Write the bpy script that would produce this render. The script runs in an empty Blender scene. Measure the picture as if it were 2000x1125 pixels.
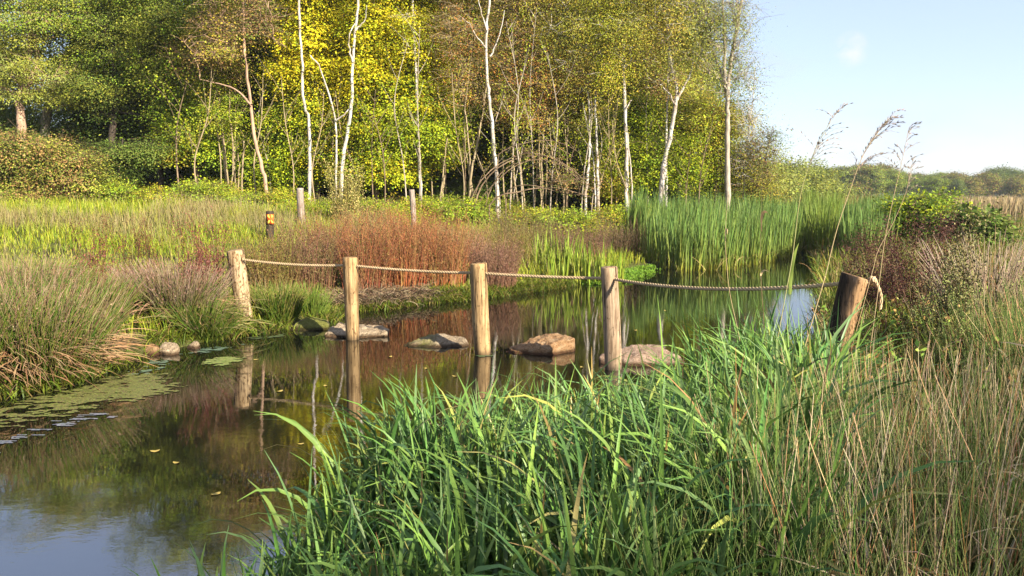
import bpy, math
import numpy as np
from mathutils import Vector
R = math.radians
scene = bpy.context.scene

# ------------------------------------------------------------------ camera, sky, sun, exposure
EYE = np.array([0.0, 0.0, 1.85])
FPX = 1480.0
PITCH = math.atan((562.5 - 378.0) / FPX)
cam_d = bpy.data.cameras.new("camera")
cam = bpy.data.objects.new("camera", cam_d)
scene.collection.objects.link(cam)
cam.location = EYE
cam.rotation_euler = (math.pi / 2 - PITCH, 0, 0)
cam_d.sensor_width = 36
cam_d.lens = FPX / 2000 * 36
cam_d.clip_start = 0.05
cam_d.clip_end = 5000
scene.camera = cam

SUN_EL, SUN_AZ = R(27), R(180 - 46)          # azimuth clockwise from +Y: behind the camera, to the right
world = bpy.data.worlds.new("World")
scene.world = world
world.use_nodes = True
nt = world.node_tree
bg = nt.nodes["Background"]
sky = nt.nodes.new("ShaderNodeTexSky")
sky.sky_type = 'NISHITA'
sky.sun_disc = False
sky.sun_elevation = SUN_EL
sky.sun_rotation = SUN_AZ
sky.air_density = 1.0
sky.dust_density = 0.7
sky.ozone_density = 2.0
bg.inputs["Strength"].default_value = 0.091
# a few very faint wisps of cloud
tc = nt.nodes.new("ShaderNodeTexCoord")
mp = nt.nodes.new("ShaderNodeMapping"); mp.inputs["Scale"].default_value = (1.0, 1.0, 2.6)
nz = nt.nodes.new("ShaderNodeTexNoise"); nz.inputs["Scale"].default_value = 5.5; nz.inputs["Detail"].default_value = 6
rp = nt.nodes.new("ShaderNodeValToRGB")
rp.color_ramp.elements[0].position = 0.56; rp.color_ramp.elements[0].color = (0.5, 0.5, 0.5, 1)
rp.color_ramp.elements[1].position = 0.86; rp.color_ramp.elements[1].color = (0.95, 0.95, 0.95, 1)
mx = nt.nodes.new("ShaderNodeMixRGB"); mx.inputs["Color2"].default_value = (2.65, 2.78, 3.7, 1)
L = nt.links.new
L(tc.outputs["Generated"], mp.inputs["Vector"]); L(mp.outputs["Vector"], nz.inputs["Vector"])
L(nz.outputs["Fac"], rp.inputs["Fac"]); L(rp.outputs["Color"], mx.inputs["Fac"])
L(sky.outputs["Color"], mx.inputs["Color1"]); L(mx.outputs["Color"], bg.inputs["Color"])

# one small faint puff of cloud above the marsh
nd = nt.nodes.new
pd = nd("ShaderNodeVectorMath"); pd.operation = 'DOT_PRODUCT'
cdir = Vector(((1662 - 1000) / FPX, math.cos(PITCH) + (562.5 - 97) / FPX * math.sin(PITCH), -math.sin(PITCH) + (562.5 - 97) / FPX * math.cos(PITCH))).normalized()
nv = nd("ShaderNodeVectorMath"); nv.operation = 'NORMALIZE'; L(tc.outputs["Generated"], nv.inputs[0]); L(nv.outputs[0], pd.inputs[0]); pd.inputs[1].default_value = cdir
cr_ = nd("ShaderNodeMapRange"); cr_.interpolation_type = 'SMOOTHSTEP'; cr_.inputs["From Min"].default_value = 0.99972; cr_.inputs["From Max"].default_value = 1.0; cr_.inputs["To Max"].default_value = 1.0
L(pd.outputs["Value"], cr_.inputs["Value"])
n5 = nd("ShaderNodeTexNoise"); n5.inputs["Scale"].default_value = 46; n5.inputs["Detail"].default_value = 6; L(tc.outputs["Generated"], n5.inputs["Vector"])
mr = nd("ShaderNodeMapRange"); mr.inputs["From Min"].default_value = 0.44; mr.inputs["From Max"].default_value = 0.75; mr.inputs["To Max"].default_value = 0.75; L(n5.outputs["Fac"], mr.inputs["Value"])
ml = nd("ShaderNodeMath"); ml.operation = 'MULTIPLY'; L(cr_.outputs[0], ml.inputs[0]); L(mr.outputs[0], ml.inputs[1])
mc = nd("ShaderNodeMixRGB"); mc.inputs["Color2"].default_value = (3.9, 3.7, 4.3, 1); L(ml.outputs[0], mc.inputs["Fac"]); L(mx.outputs["Color"], mc.inputs["Color1"]); L(mc.outputs[0], bg.inputs["Color"])

sun_d = bpy.data.lights.new("sun", 'SUN')
sun_d.energy = 5.0
sun_d.angle = R(0.5)
sun_d.color = (1.0, 0.91, 0.76)
sun = bpy.data.objects.new("sun", sun_d)
scene.collection.objects.link(sun)
to_sun = Vector((math.sin(SUN_AZ) * math.cos(SUN_EL), math.cos(SUN_AZ) * math.cos(SUN_EL), math.sin(SUN_EL)))
sun.rotation_euler = to_sun.to_track_quat('Z', 'Y').to_euler()
scene.view_settings.view_transform = 'Standard'
scene.view_settings.look = 'None'
scene.view_settings.exposure = 1.65
scene.view_settings.gamma = 1
try:
    scene.cycles.max_bounces = 7
    scene.cycles.diffuse_bounces = 2
    scene.cycles.transmission_bounces = 4
    scene.cycles.transparent_max_bounces = 6
    scene.cycles.caustics_reflective = False
    scene.cycles.caustics_refractive = False
except Exception:
    pass

# ------------------------------------------------------------------ helpers
FW = np.array([0, math.cos(PITCH), -math.sin(PITCH)]); UPV = np.array([0, math.sin(PITCH), math.cos(PITCH)])
def ray(px, py):
    px = np.asarray(px, float); py = np.asarray(py, float)
    d = FW + ((562.5 - py) / FPX)[..., None] * UPV
    d = d + 0.0
    d[..., 0] += (px - 1000) / FPX
    return d
def U(px, py, depth):                       # point of the place seen in direction (px, py), `depth` metres ahead
    d = ray(px, py)
    return EYE + d * (np.asarray(depth, float) / d[..., 1])[..., None]
def G(px, py, z=0.0):                       # the same on the level z
    d = ray(px, py)
    return EYE + d * ((z - EYE[2]) / d[..., 2])[..., None]
def rg(seed): return np.random.default_rng(seed)
def unit(v): return v / np.maximum(np.linalg.norm(v, axis=-1, keepdims=True), 1e-9)
def sstep(a, b, x):
    t = np.clip((x - a) / (b - a), 0, 1); return t * t * (3 - 2 * t)
def vnoise(x, y, seed=0):                   # smooth value noise in the plan
    x = np.asarray(x, float); y = np.asarray(y, float)
    xi = np.floor(x).astype(np.int64); yi = np.floor(y).astype(np.int64)
    fx = x - xi; fy = y - yi; fx = fx * fx * (3 - 2 * fx); fy = fy * fy * (3 - 2 * fy)
    def h(a, b):
        n = (a * 374761393 + b * 668265263 + seed * 974711) & 0x7fffffff
        n = ((n ^ (n >> 13)) * 1274126177) & 0x7fffffff
        return ((n ^ (n >> 16)) & 0xffff) / 65535.0
    return (h(xi, yi) * (1 - fx) + h(xi + 1, yi) * fx) * (1 - fy) + (h(xi, yi + 1) * (1 - fx) + h(xi + 1, yi + 1) * fx) * fy
def fbm(x, y, seed=0, o=4):
    s = 0; a = 0.5
    for k in range(o):
        s = s + a * vnoise(np.asarray(x) * 2 ** k, np.asarray(y) * 2 ** k, seed + k); a *= 0.5
    return s

class MB:
    """collects vertices, faces and vertex colours and links them as ONE mesh object"""
    def __init__(self): self.V = []; self.Q = []; self.T = []; self.C = []; self.n = 0
    def add(self, V, Q=None, T=None, C=(0.5, 0.5, 0.5)):
        V = np.asarray(V, float).reshape(-1, 3)
        C = np.asarray(C, float)
        if C.ndim == 1: C = np.broadcast_to(C, V.shape)
        self.V.append(V); self.C.append(C.reshape(-1, 3))
        if Q is not None and len(Q): self.Q.append(np.asarray(Q).reshape(-1, 4) + self.n)
        if T is not None and len(T): self.T.append(np.asarray(T).reshape(-1, 3) + self.n)
        self.n += len(V)
    def mesh(self, name, mat, smooth=False):
        V = np.concatenate(self.V); C = np.clip(np.concatenate(self.C), 0.0, 1.0)
        Q = np.concatenate(self.Q) if self.Q else np.zeros((0, 4), int)
        T = np.concatenate(self.T) if self.T else np.zeros((0, 3), int)
        me = bpy.data.meshes.new(name)
        me.vertices.add(len(V)); me.vertices.foreach_set("co", V.astype(np.float32).ravel())
        loops = np.concatenate([Q.ravel(), T.ravel()]).astype(np.int32)
        me.loops.add(len(loops)); me.loops.foreach_set("vertex_index", loops)
        me.polygons.add(len(Q) + len(T))
        st = np.concatenate([np.arange(len(Q)) * 4, len(Q) * 4 + np.arange(len(T)) * 3]).astype(np.int32)
        me.polygons.foreach_set("loop_start", st)
        if smooth: me.polygons.foreach_set("use_smooth", np.ones(len(Q) + len(T), bool))
        me.update(calc_edges=True)
        a = me.color_attributes.new("col", 'FLOAT_COLOR', 'POINT')
        a.data.foreach_set("color", np.concatenate([C, np.ones((len(C), 1))], 1).astype(np.float32).ravel())
        me.materials.append(mat)
        return me
    def build(self, name, mat, parent=None, smooth=False):
        o = bpy.data.objects.new(name, self.mesh(name, mat, smooth))
        scene.collection.objects.link(o)
        if parent is not None:
            o.parent = parent
            o.matrix_parent_inverse = parent.matrix_basis.inverted()
        return o
def tag(o, label, cat, group=None, kind=None):
    if label: o["label"] = label
    if cat: o["category"] = cat
    if group: o["group"] = group
    if kind: o["kind"] = kind
    return o
def empty(name, loc, label, cat, group=None):
    o = bpy.data.objects.new(name, None)
    scene.collection.objects.link(o)
    o.location = loc; o.empty_display_size = 0.3
    return tag(o, label, cat, group)
def copy_thing(o, loc, rz, sc, label=None, group=None):
    c = o.copy(); scene.collection.objects.link(c)
    c.location = loc; c.rotation_euler = (0, 0, rz); c.scale = sc if hasattr(sc, '__len__') else (sc, sc, sc)
    if label: c["label"] = label
    if group: c["group"] = group
    for ch in o.children:
        k = ch.copy(); scene.collection.objects.link(k); k.parent = c
    return c

def arc(base, phi, th0, th1, Ln, nseg, pw=1.0, wob=None):
    """centre lines: N strands that leave at th0 from the vertical and end at th1, in the direction phi"""
    N = len(base); t = (np.arange(nseg) + 0.5) / nseg
    th = th0[:, None] + (th1 - th0)[:, None] * t[None] ** pw
    ph = np.repeat(phi[:, None], nseg, 1)
    if wob is not None: ph = ph + wob[:, None] * (t[None] - 0.3)
    d = np.stack([np.sin(th) * np.cos(ph), np.sin(th) * np.sin(ph), np.cos(th)], -1) * (Ln / nseg)[:, None, None]
    P = np.concatenate([base[:, None], base[:, None] + np.cumsum(d, 1)], 1)
    return P
def ribbons(mb, P, W, C, roll=None, fold=0.0):
    """flat (fold 0) or V-folded blades along the centre lines P[N,K,3], half widths W[N,K], colours C[N,K,3]"""
    N, K, _ = P.shape
    T = np.gradient(P, axis=1); T = unit(T)
    up = np.zeros_like(T); up[..., 2] = 1
    S = np.cross(T, up)
    bad = np.linalg.norm(S, axis=-1) < 0.05
    h = P[:, -1] - P[:, 0]; h[:, 2] = 0; h = unit(h + 1e-6)
    hs = np.stack([h[:, 1], -h[:, 0], np.zeros(N)], -1)
    S = unit(np.where(bad[..., None], hs[:, None], S))
    Nn = unit(np.cross(S, T))
    if roll is not None:
        r = roll if roll.ndim == 2 else roll[:, None]
        S, Nn = S * np.cos(r)[..., None] + Nn * np.sin(r)[..., None], Nn * np.cos(r)[..., None] - S * np.sin(r)[..., None]
    C = np.broadcast_to(C, P.shape)
    if fold:
        V = np.stack([P - S * W[..., None] + Nn * (W * fold)[..., None], P, P + S * W[..., None] + Nn * (W * fold)[..., None]], 2); k = 3
    else:
        V = np.stack([P - S * W[..., None], P + S * W[..., None]], 2); k = 2
    CC = np.repeat(C[:, :, None], k, 2)
    i = np.arange(N)[:, None, None] * (K * k) + np.arange(K - 1)[None, :, None] * k + np.arange(k - 1)[None, None]
    Q = np.stack([i, i + 1, i + k + 1, i + k], -1)
    mb.add(V, Q, None, CC)
def rods(mb, P, Rr, C, sides=3):
    """round stems along P[N,K,3] with radii Rr[N,K]"""
    N, K, _ = P.shape
    T = unit(np.gradient(P, axis=1))
    ref = np.where(np.abs(T[:, :1, 2:3]) > 0.9, np.array([1.0, 0, 0]), np.array([0, 0, 1.0]))
    A = unit(np.cross(T, np.broadcast_to(ref, T.shape))); B = np.cross(T, A)
    a = np.arange(sides) * 2 * np.pi / sides
    V = P[:, :, None] + (A[:, :, None] * np.cos(a)[:, None] + B[:, :, None] * np.sin(a)[:, None]) * Rr[:, :, None, None]
    C = np.broadcast_to(C, P.shape); CC = np.repeat(C[:, :, None], sides, 2)
    b = np.arange(N)[:, None, None] * (K * sides) + np.arange(K - 1)[None, :, None] * sides
    s = np.arange(sides)[None, None]; s2 = (s + 1) % sides
    Q = np.stack([b + s, b + s2, b + sides + s2, b + sides + s], -1)
    mb.add(V, Q, None, CC)
def tube(mb, pts, rad, col, sides=7, rough=0.0, seed=0, cap=False):
    pts = np.asarray(pts, float); rad = np.asarray(rad, float)
    n0 = mb.n
    rods(mb, pts[None], rad[None], np.broadcast_to(np.asarray(col, float), (1,) + pts.shape), sides)
    if rough:
        V = mb.V[-1].reshape(len(pts), sides, 3); c = pts[:, None]
        f = 1 + (rg(seed).random((len(pts), sides, 1)) - 0.5) * rough
        mb.V[-1] = (c + (V - c) * f).reshape(-1, 3)
def spline(pts, n):
    """Catmull-Rom through the points"""
    p = np.asarray(pts, float)
    if len(p) == 2: return p[0] + (p[1] - p[0]) * np.linspace(0, 1, n)[:, None]
    q = np.concatenate([[2 * p[0] - p[1]], p, [2 * p[-1] - p[-2]]])
    out = []
    for s in np.linspace(0, len(p) - 1 - 1e-6, n):
        i = int(s); t = s - i; a, b, c, d = q[i:i + 4]
        out.append(0.5 * (2 * b + (c - a) * t + (2 * a - 5 * b + 4 * c - d) * t * t + (3 * b - a - 3 * c + d) * t ** 3))
    return np.array(out)
def leaves(mb, c, d, nrm, ln, wd, C, fold=0.25):
    """diamond leaves: base c, direction d, face normal nrm"""
    d = unit(d); s = unit(np.cross(d, nrm)); n = np.cross(s, d)
    m = c + d * (ln * 0.45)[:, None]
    V = np.stack([c, m + s * wd[:, None] + n * (wd * fold)[:, None], c + d * ln[:, None], m - s * wd[:, None] + n * (wd * fold)[:, None]], 1)
    N = len(c); Q = np.arange(N * 4).reshape(N, 4)
    mb.add(V, Q, None, np.repeat(C[:, None], 4, 1))
def rdir(r, n): return unit(r.normal(size=(n, 3)))
def pal(r, n, cols, w=None, jit=0.18):
    cols = np.asarray(cols, float)
    k = r.choice(len(cols), n, p=None if w is None else np.asarray(w, float) / np.sum(w))
    c = cols[k] * (1 + jit * r.normal(size=(n, 1)))
    return np.clip(0.62 * c * (1 + 0.06 * r.normal(size=(n, 3))), 0.004, 0.95)

# ------------------------------------------------------------------ materials
def newmat(name):
    m = bpy.data.materials.new(name); m.use_nodes = True
    return m, m.node_tree, m.node_tree.nodes["Principled BSDF"]
def leafmat(name, rough=0.5, spec=0.3, trans=0.3):
    m, t, p = newmat(name)
    a = t.nodes.new("ShaderNodeAttribute"); a.attribute_name = "col"
    p.inputs["Roughness"].default_value = rough; p.inputs["Specular IOR Level"].default_value = spec
    t.links.new(a.outputs["Color"], p.inputs["Base Color"])
    if trans:
        tr = t.nodes.new("ShaderNodeBsdfTranslucent"); g = t.nodes.new("ShaderNodeGamma"); g.inputs["Gamma"].default_value = 0.9
        t.links.new(a.outputs["Color"], g.inputs["Color"]); t.links.new(g.outputs["Color"], tr.inputs["Color"])
        mix = t.nodes.new("ShaderNodeMixShader"); mix.inputs[0].default_value = trans
        t.links.new(p.outputs[0], mix.inputs[1]); t.links.new(tr.outputs[0], mix.inputs[2])
        t.links.new(mix.outputs[0], t.nodes["Material Output"].inputs["Surface"])
    return m
M_leaf = leafmat("leaf", 0.55, 0.10, 0.33)
M_blade = leafmat("blade", 0.5, 0.12, 0.18)
M_broad = leafmat("broad_blade", 0.42, 0.22, 0.15)
M_stalk = leafmat("stalk", 0.6, 0.12, 0.0)

def noise(t, scale, detail=5, coord=None, rough=0.55, dist=0.0):
    n = t.nodes.new("ShaderNodeTexNoise"); n.inputs["Scale"].default_value = scale; n.inputs["Detail"].default_value = detail
    n.inputs["Roughness"].default_value = rough; n.inputs["Distortion"].default_value = dist
    if coord is not None: t.links.new(coord, n.inputs["Vector"])
    return n
def ramp(t, fac, stops):
    r = t.nodes.new("ShaderNodeValToRGB"); e = r.color_ramp.elements
    while len(e) < len(stops): e.new(0.5)
    for k, (p, c) in enumerate(stops): e[k].position = p; e[k].color = (*c, 1)
    t.links.new(fac, r.inputs["Fac"]); return r
def mapping(t, scale, src="Object", loc=(0, 0, 0)):
    c = t.nodes.new("ShaderNodeTexCoord"); m = t.nodes.new("ShaderNodeMapping")
    m.inputs["Scale"].default_value = scale; m.inputs["Location"].default_value = loc
    t.links.new(c.outputs[src], m.inputs["Vector"]); return m.outputs["Vector"]
def bump(t, p, height, strength=0.5, dist=0.01):
    b = t.nodes.new("ShaderNodeBump"); b.inputs["Strength"].default_value = strength; b.inputs["Distance"].default_value = dist
    t.links.new(height, b.inputs["Height"]); t.links.new(b.outputs["Normal"], p.inputs["Normal"]); return b
def mixc(t, fac, a, b, mode='MIX'):
    m = t.nodes.new("ShaderNodeMixRGB"); m.blend_type = mode
    for s, v in ((0, fac), (1, a), (2, b)):
        if isinstance(v, (int, float)): m.inputs[s].default_value = v
        elif isinstance(v, tuple): m.inputs[s].default_value = (*v, 1)
        else: t.links.new(v, m.inputs[s])
    return m.outputs[0]

def barkmat(name, dark, light, birch=False, scale=1.0):
    dark = tuple(0.7 * a for a in dark); light = tuple(0.7 * a for a in light)
    m, t, p = newmat(name); p.inputs["Roughness"].default_value = 0.8; p.inputs["Specular IOR Level"].default_value = 0.15
    if birch:
        v = mapping(t, (3, 3, 26)); n = noise(t, 2.2, 6, v, 0.7)
        v2 = mapping(t, (5, 5, 1.2)); n2 = noise(t, 1.6, 4, v2)
        c1 = ramp(t, n.outputs["Fac"], [(0.36, dark), (0.46, light)])
        c2 = ramp(t, n2.outputs["Fac"], [(0.35, (0.55, 0.45, 0.36)), (0.6, (1, 1, 1))])
        c = mixc(t, 1.0, c1.outputs[0], c2.outputs[0], 'MULTIPLY')
    else:
        v = mapping(t, (14 * scale, 14 * scale, 2.5 * scale)); n = noise(t, 1.5, 6, v, 0.65)
        c = ramp(t, n.outputs["Fac"], [(0.3, dark), (0.68, light)]).outputs[0]
    a = t.nodes.new("ShaderNodeAttribute"); a.attribute_name = "col"
    c = mixc(t, 1.0, c, a.outputs["Color"], 'MULTIPLY')
    t.links.new(c, p.inputs["Base Color"]); bump(t, p, n.outputs["Fac"], 0.5, 0.02)
    return m
M_birch = barkmat("birch_bark", (0.10, 0.08, 0.065), (0.74, 0.70, 0.64), True)
M_brown = barkmat("brown_bark", (0.10, 0.065, 0.04), (0.34, 0.24, 0.15))
M_pink = barkmat("pink_bark", (0.26, 0.15, 0.10), (0.62, 0.42, 0.28))
M_grey = barkmat("grey_bark", (0.20, 0.16, 0.12), (0.60, 0.51, 0.40))
M_dark = barkmat("dark_bark", (0.035, 0.027, 0.02), (0.12, 0.09, 0.065))
M_tan = barkmat("tan_bark", (0.22, 0.16, 0.09), (0.50, 0.39, 0.23))

# ------------------------------------------------------------------ the stream's outline, the ground
far_px = [(0, 775), (80, 760), (150, 742), (215, 712), (280, 692), (350, 680), (420, 664), (480, 655), (560, 642), (620, 636), (645, 610), (700, 606), (760, 602), (830, 592), (900, 587),
          (1000, 574), (1060, 566), (1110, 556), (1200, 545), (1255, 528), (1300, 522), (1350, 522), (1420, 515), (1500, 503), (1560, 489)]
far_b = G(*np.array(far_px, float).T)[:, :2]
near_b = np.array([(-1.6, -9), (-1.55, 0), (-1.25, 2.0), (-0.95, 2.9), (-0.75, 3.7), (-0.3, 4.3), (0.7, 4.75), (1.45, 5.2), (2.05, 6.0), (2.65, 7.0), (3.4, 8.6),
                   (5.0, 12.2), (7.6, 19.3), (10.5, 26.0), (11.6, 29.5)])
pond = np.concatenate([[(-9, -9), (-8.0, 2), (-6.2, 5.6)], far_b, [(10.4, 27.5), (11.0, 30)], near_b[::-1]])
def sdist(x, y):
    """distance to the water's edge, positive on land"""
    x = np.asarray(x, float); y = np.asarray(y, float)
    sh = x.shape; p = np.stack([x.ravel(), y.ravel()], -1)
    best = np.full(len(p), 1e9); ins = np.zeros(len(p), bool)
    for k in range(len(pond)):
        a = pond[k]; b = pond[(k + 1) % len(pond)]; e = b - a
        t = np.clip(((p - a) @ e) / (e @ e), 0, 1)
        best = np.minimum(best, np.linalg.norm(p - a - t[:, None] * e, axis=1))
        c = (a[1] > p[:, 1]) != (b[1] > p[:, 1])
        if abs(e[1]) > 1e-9: ins ^= c & (p[:, 0] < a[0] + (p[:, 1] - a[1]) / e[1] * e[0])
    return np.where(ins, -best, best).reshape(sh)
def height(x, y):
    x = np.asarray(x, float); y = np.asarray(y, float)
    sd = sdist(x, y)
    xr = np.interp(y, near_b[:, 1], near_b[:, 0])
    right = sstep(-0.6, 0.3, x - xr)
    right = np.where(y > 29.5, sstep(6, 11, x), right)
    s = np.maximum(sd, 0)
    left = 0.16 * (1 - np.exp(-s / 0.25)) + 1.25 * sstep(0.5, 16, s) * (1 - 0.55 * sstep(2, 9, x)) + 0.12 * sstep(0.2, 2, s)
    rt = 0.05 * (1 - np.exp(-s / 0.2)) + 0.42 * sstep(0.2, 2.6, s) + 0.12 * sstep(3, 12, s)
    h = left * (1 - right) + rt * right
    h = h + (fbm(x * 0.8, y * 0.8, 3) - 0.47) * 0.16 * sstep(0.1, 1.5, s)
    h = h + (fbm(x * 0.02, y * 0.02, 9) - 0.47) * 0.6 * sstep(60, 200, np.hypot(x, y))
    return np.where(sd < 0, np.maximum(-0.5, -0.03 + sd * 0.5), h)
def hz(x, y): return float(height(np.array([x]), np.array([y]))[0])

def axis(lo, hi, step, far):
    a = list(np.arange(lo, hi + 1e-6, step)); s = step; v = lo
    pre = []
    while v > -far: s *= 1.22; v -= s; pre.append(v)
    s = step; v = hi; post = []
    while v < far: s *= 1.22; v += s; post.append(v)
    return np.array(pre[::-1] + a + post)
gx = axis(-12, 14, 0.2, 900); gy = axis(-9, 32, 0.2, 900)
X, Y = np.meshgrid(gx, gy); Z = height(X, Y)
mb = MB(); nx, ny = len(gx), len(gy)
i = (np.arange(ny - 1)[:, None] * nx + np.arange(nx - 1)[None]).ravel()
mb.add(np.stack([X, Y, Z], -1), np.stack([i, i + 1, i + nx + 1, i + nx], -1))
m, t, p = newmat("earth"); p.inputs["Roughness"].default_value = 0.95; p.inputs["Specular IOR Level"].default_value = 0.1
v = mapping(t, (1, 1, 1)); n1 = noise(t, 1.3, 8, v, 0.65); n2 = noise(t, 18, 5, v, 0.7)
c1 = ramp(t, n1.outputs["Fac"], [(0.35, (0.045, 0.035, 0.018)), (0.5, (0.09, 0.10, 0.03)), (0.68, (0.17, 0.17, 0.05))])
c2 = ramp(t, n2.outputs["Fac"], [(0.3, (0.4, 0.36, 0.3)), (0.7, (1.1, 1.1, 1.0))])
t.links.new(mixc(t, 1.0, c1.outputs[0], c2.outputs[0], 'MULTIPLY'), p.inputs["Base Color"]); bump(t, p, n2.outputs["Fac"], 0.8, 0.05)
tag(mb.build("ground", m, smooth=True), "grassy ground of the banks and the flat land behind", None, kind="structure")

# water: dark peaty surface with fine ripples
mb = MB(); wx = np.linspace(-9.3, 12.2, 3); wy = np.linspace(-9.2, 30.5, 3)
X, Y = np.meshgrid(wx, wy); k = np.array([[0, 1, 4, 3], [1, 2, 5, 4], [3, 4, 7, 6], [4, 5, 8, 7]])
mb.add(np.stack([X, Y, 0 * X], -1), k)
m, t, p = newmat("peaty_water")
p.inputs["Base Color"].default_value = (0.006, 0.006, 0.004, 1); p.inputs["Roughness"].default_value = 0.012
p.inputs["IOR"].default_value = 3.3; p.inputs["Specular IOR Level"].default_value = 0.5
v = mapping(t, (1, 1.6, 1)); n1 = noise(t, 9.0, 3, v, 0.5, 0.3); v2 = mapping(t, (0.5, 0.8, 1)); n2 = noise(t, 1.2, 2, v2)
n3 = noise(t, 34, 2, v, 0.5)
r2 = ramp(t, n2.outputs["Fac"], [(0.35, (0.12, 0.12, 0.12)), (0.62, (1, 1, 1))])
h = mixc(t, 0.2, n1.outputs["Fac"], n3.outputs["Fac"])
h = mixc(t, 1.0, h, r2.outputs[0], 'MULTIPLY')
bump(t, p, h, 0.5, 0.0013)
tag(mb.build("water", m), "dark still stream water mirroring the trees", None, kind="structure")

# ------------------------------------------------------------------ posts, rope, stepping stones
def woodmat(name, dark, light, speck=0.0, dark_face=None):
    dark = tuple(0.62 * a for a in dark); light = tuple(0.62 * a for a in light)
    m, t, p = newmat(name); p.inputs["Roughness"].default_value = 0.75; p.inputs["Specular IOR Level"].default_value = 0.2
    v = mapping(t, (16, 16, 1.1)); n = noise(t, 2.0, 7, v, 0.65, 0.4)
    v3 = mapping(t, (5, 5, 3)); n3 = noise(t, 1.3, 4, v3)
    c = ramp(t, n.outputs["Fac"], [(0.36, dark), (0.47, tuple(0.72 * a for a in light)), (0.60, light)]).outputs[0]
    c = mixc(t, 1.0, c, ramp(t, n3.outputs["Fac"], [(0.3, (0.62, 0.58, 0.52)), (0.62, (1.05, 1.03, 1.0))]).outputs[0], 'MULTIPLY')
    # drying cracks along the grain
    vc = mapping(t, (26, 26, 0.9), loc=(3, 1, 0)); nc = noise(t, 1.0, 3, vc, 0.5, 0.2)
    cr = ramp(t, nc.outputs["Fac"], [(0.36, (0.14, 0.11, 0.08)), (0.395, (1, 1, 1))])
    c = mixc(t, 1.0, c, cr.outputs[0], 'MULTIPLY')
    # knots and insect marks
    vk = mapping(t, (22, 22, 11)); nk = noise(t, 1.6, 3, vk, 0.6)
    ks = ramp(t, nk.outputs["Fac"], [(0.34 + speck, (0.26, 0.19, 0.12)), (0.385 + speck, (1, 1, 1))])
    c = mixc(t, 0.85, c, ks.outputs[0], 'MULTIPLY')
    a = t.nodes.new("ShaderNodeAttribute"); a.attribute_name = "col"
    c = mixc(t, 1.0, c, a.outputs["Color"], 'MULTIPLY')
    t.links.new(c, p.inputs["Base Color"])
    hh = mixc(t, 0.5, n.outputs["Fac"], cr.outputs[0]); bump(t, p, hh, 0.9, 0.02)
    return m
W_tan = woodmat("tan_wood", (0.19, 0.105, 0.04), (0.64, 0.43, 0.21))
W_speck = woodmat("speckled_wood", (0.22, 0.135, 0.065), (0.68, 0.50, 0.29), 0.065)
W_grey = woodmat("greying_wood", (0.24, 0.16, 0.10), (0.56, 0.41, 0.27))
W_dark = woodmat("weathered_wood", (0.11, 0.065, 0.04), (0.56, 0.36, 0.20), 0.04)
W_pale = woodmat("pale_wood", (0.24, 0.17, 0.13), (0.58, 0.48, 0.40))

def make_post(name, label, cat, top, bot, r_top, r_bot, mat, seed, group=None, tint=None, slant=(0, 0), nodge=True):
    """a slightly irregular round timber with a chamfered sawn end"""
    top = np.array(top, float); bot = np.array(bot, float); r = rg(seed)
    K, S = 26, 28
    ax = unit((top - bot)[None])[0]; A = unit(np.cross(ax, [0, 1, 0.01])[None])[0]; B = np.cross(ax, A)
    t = np.linspace(0, 1, K); a = np.arange(S) * 2 * np.pi / S
    bow = r.normal(size=2) * 0.012
    V = []; C = []
    for j in range(K):
        c = bot + (top - bot) * t[j] + (A * bow[0] + B * bow[1]) * math.sin(math.pi * t[j])
        rad = (r_bot + (r_top - r_bot) * t[j]) * (1 + 0.03 * np.sin(2 * a + seed + t[j] * 2) + 0.022 * np.sin(3 * a + 2 * seed - t[j] * 4) + 0.02 * math.sin(7 * t[j] + seed)
               + 0.05 * np.exp(-((a - (seed * 1.7) % 6.28) / 0.25) ** 2) * math.exp(-((t[j] - 0.25 - 0.1 * (seed % 3)) / 0.05) ** 2))
        V.append(c + (A[None] * np.cos(a)[:, None] + B[None] * np.sin(a)[:, None]) * rad[:, None])
    sl = (A[None] * np.cos(a)[:, None]) * slant[0] + (B[None] * np.sin(a)[:, None]) * slant[1]
    last = V[-1]; c0 = last.mean(0)
    off = ax[None] * (np.cos(a)[:, None] * slant[0] + np.sin(a)[:, None] * slant[1])
    V[-1] = last + off
    V.append(c0 + (last - c0) * 0.93 + off * 0.93 + ax * 0.010)
    V.append(c0 + (last - c0) * 0.45 + off * 0.45 + ax * 0.012)
    V.append(c0 + (last - c0) * 0.04 + off * 0.04 + ax * 0.012)
    V = np.array(V)
    o_loc = bot.copy()
    C = np.ones(V.shape)
    if tint is not None: C = tint(V, t, a, ax, A, B, bot, top)
    i = np.arange(len(V) - 1)[:, None] * S + np.arange(S)[None]; i2 = np.arange(len(V) - 1)[:, None] * S + (np.arange(S)[None] + 1) % S
    mbp = MB(); mbp.add(V - o_loc, np.stack([i, i2, i2 + S, i + S], -1), None, C)
    mbp.add(np.concatenate([V[-1] - o_loc]), None, np.stack([np.zeros(S - 2, int), np.arange(1, S - 1), np.arange(2, S)], -1), C[-1])
    o = mbp.build(name, mat, smooth=True); o.location = o_loc
    return tag(o, label, cat, group)
def wetfoot(V, t, a, ax, A, B, bot, top):
    """water-stained foot, greyed sawn end"""
    z = V[..., 2]; w = sstep(0.015, 0.085, z + 0.025 * np.sin(3 * a[None] + 1.7) * np.ones((len(z), 1)))
    C = (0.33 + 0.67 * w)[..., None] * np.ones(3)
    g = sstep(0.80, 1.02, (z - bot[2]) / (top[2] - bot[2]))
    return C * (1 - 0.25 * g[..., None] * np.array([0.2, 0.55, 1.0]) * 0.6)
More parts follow.
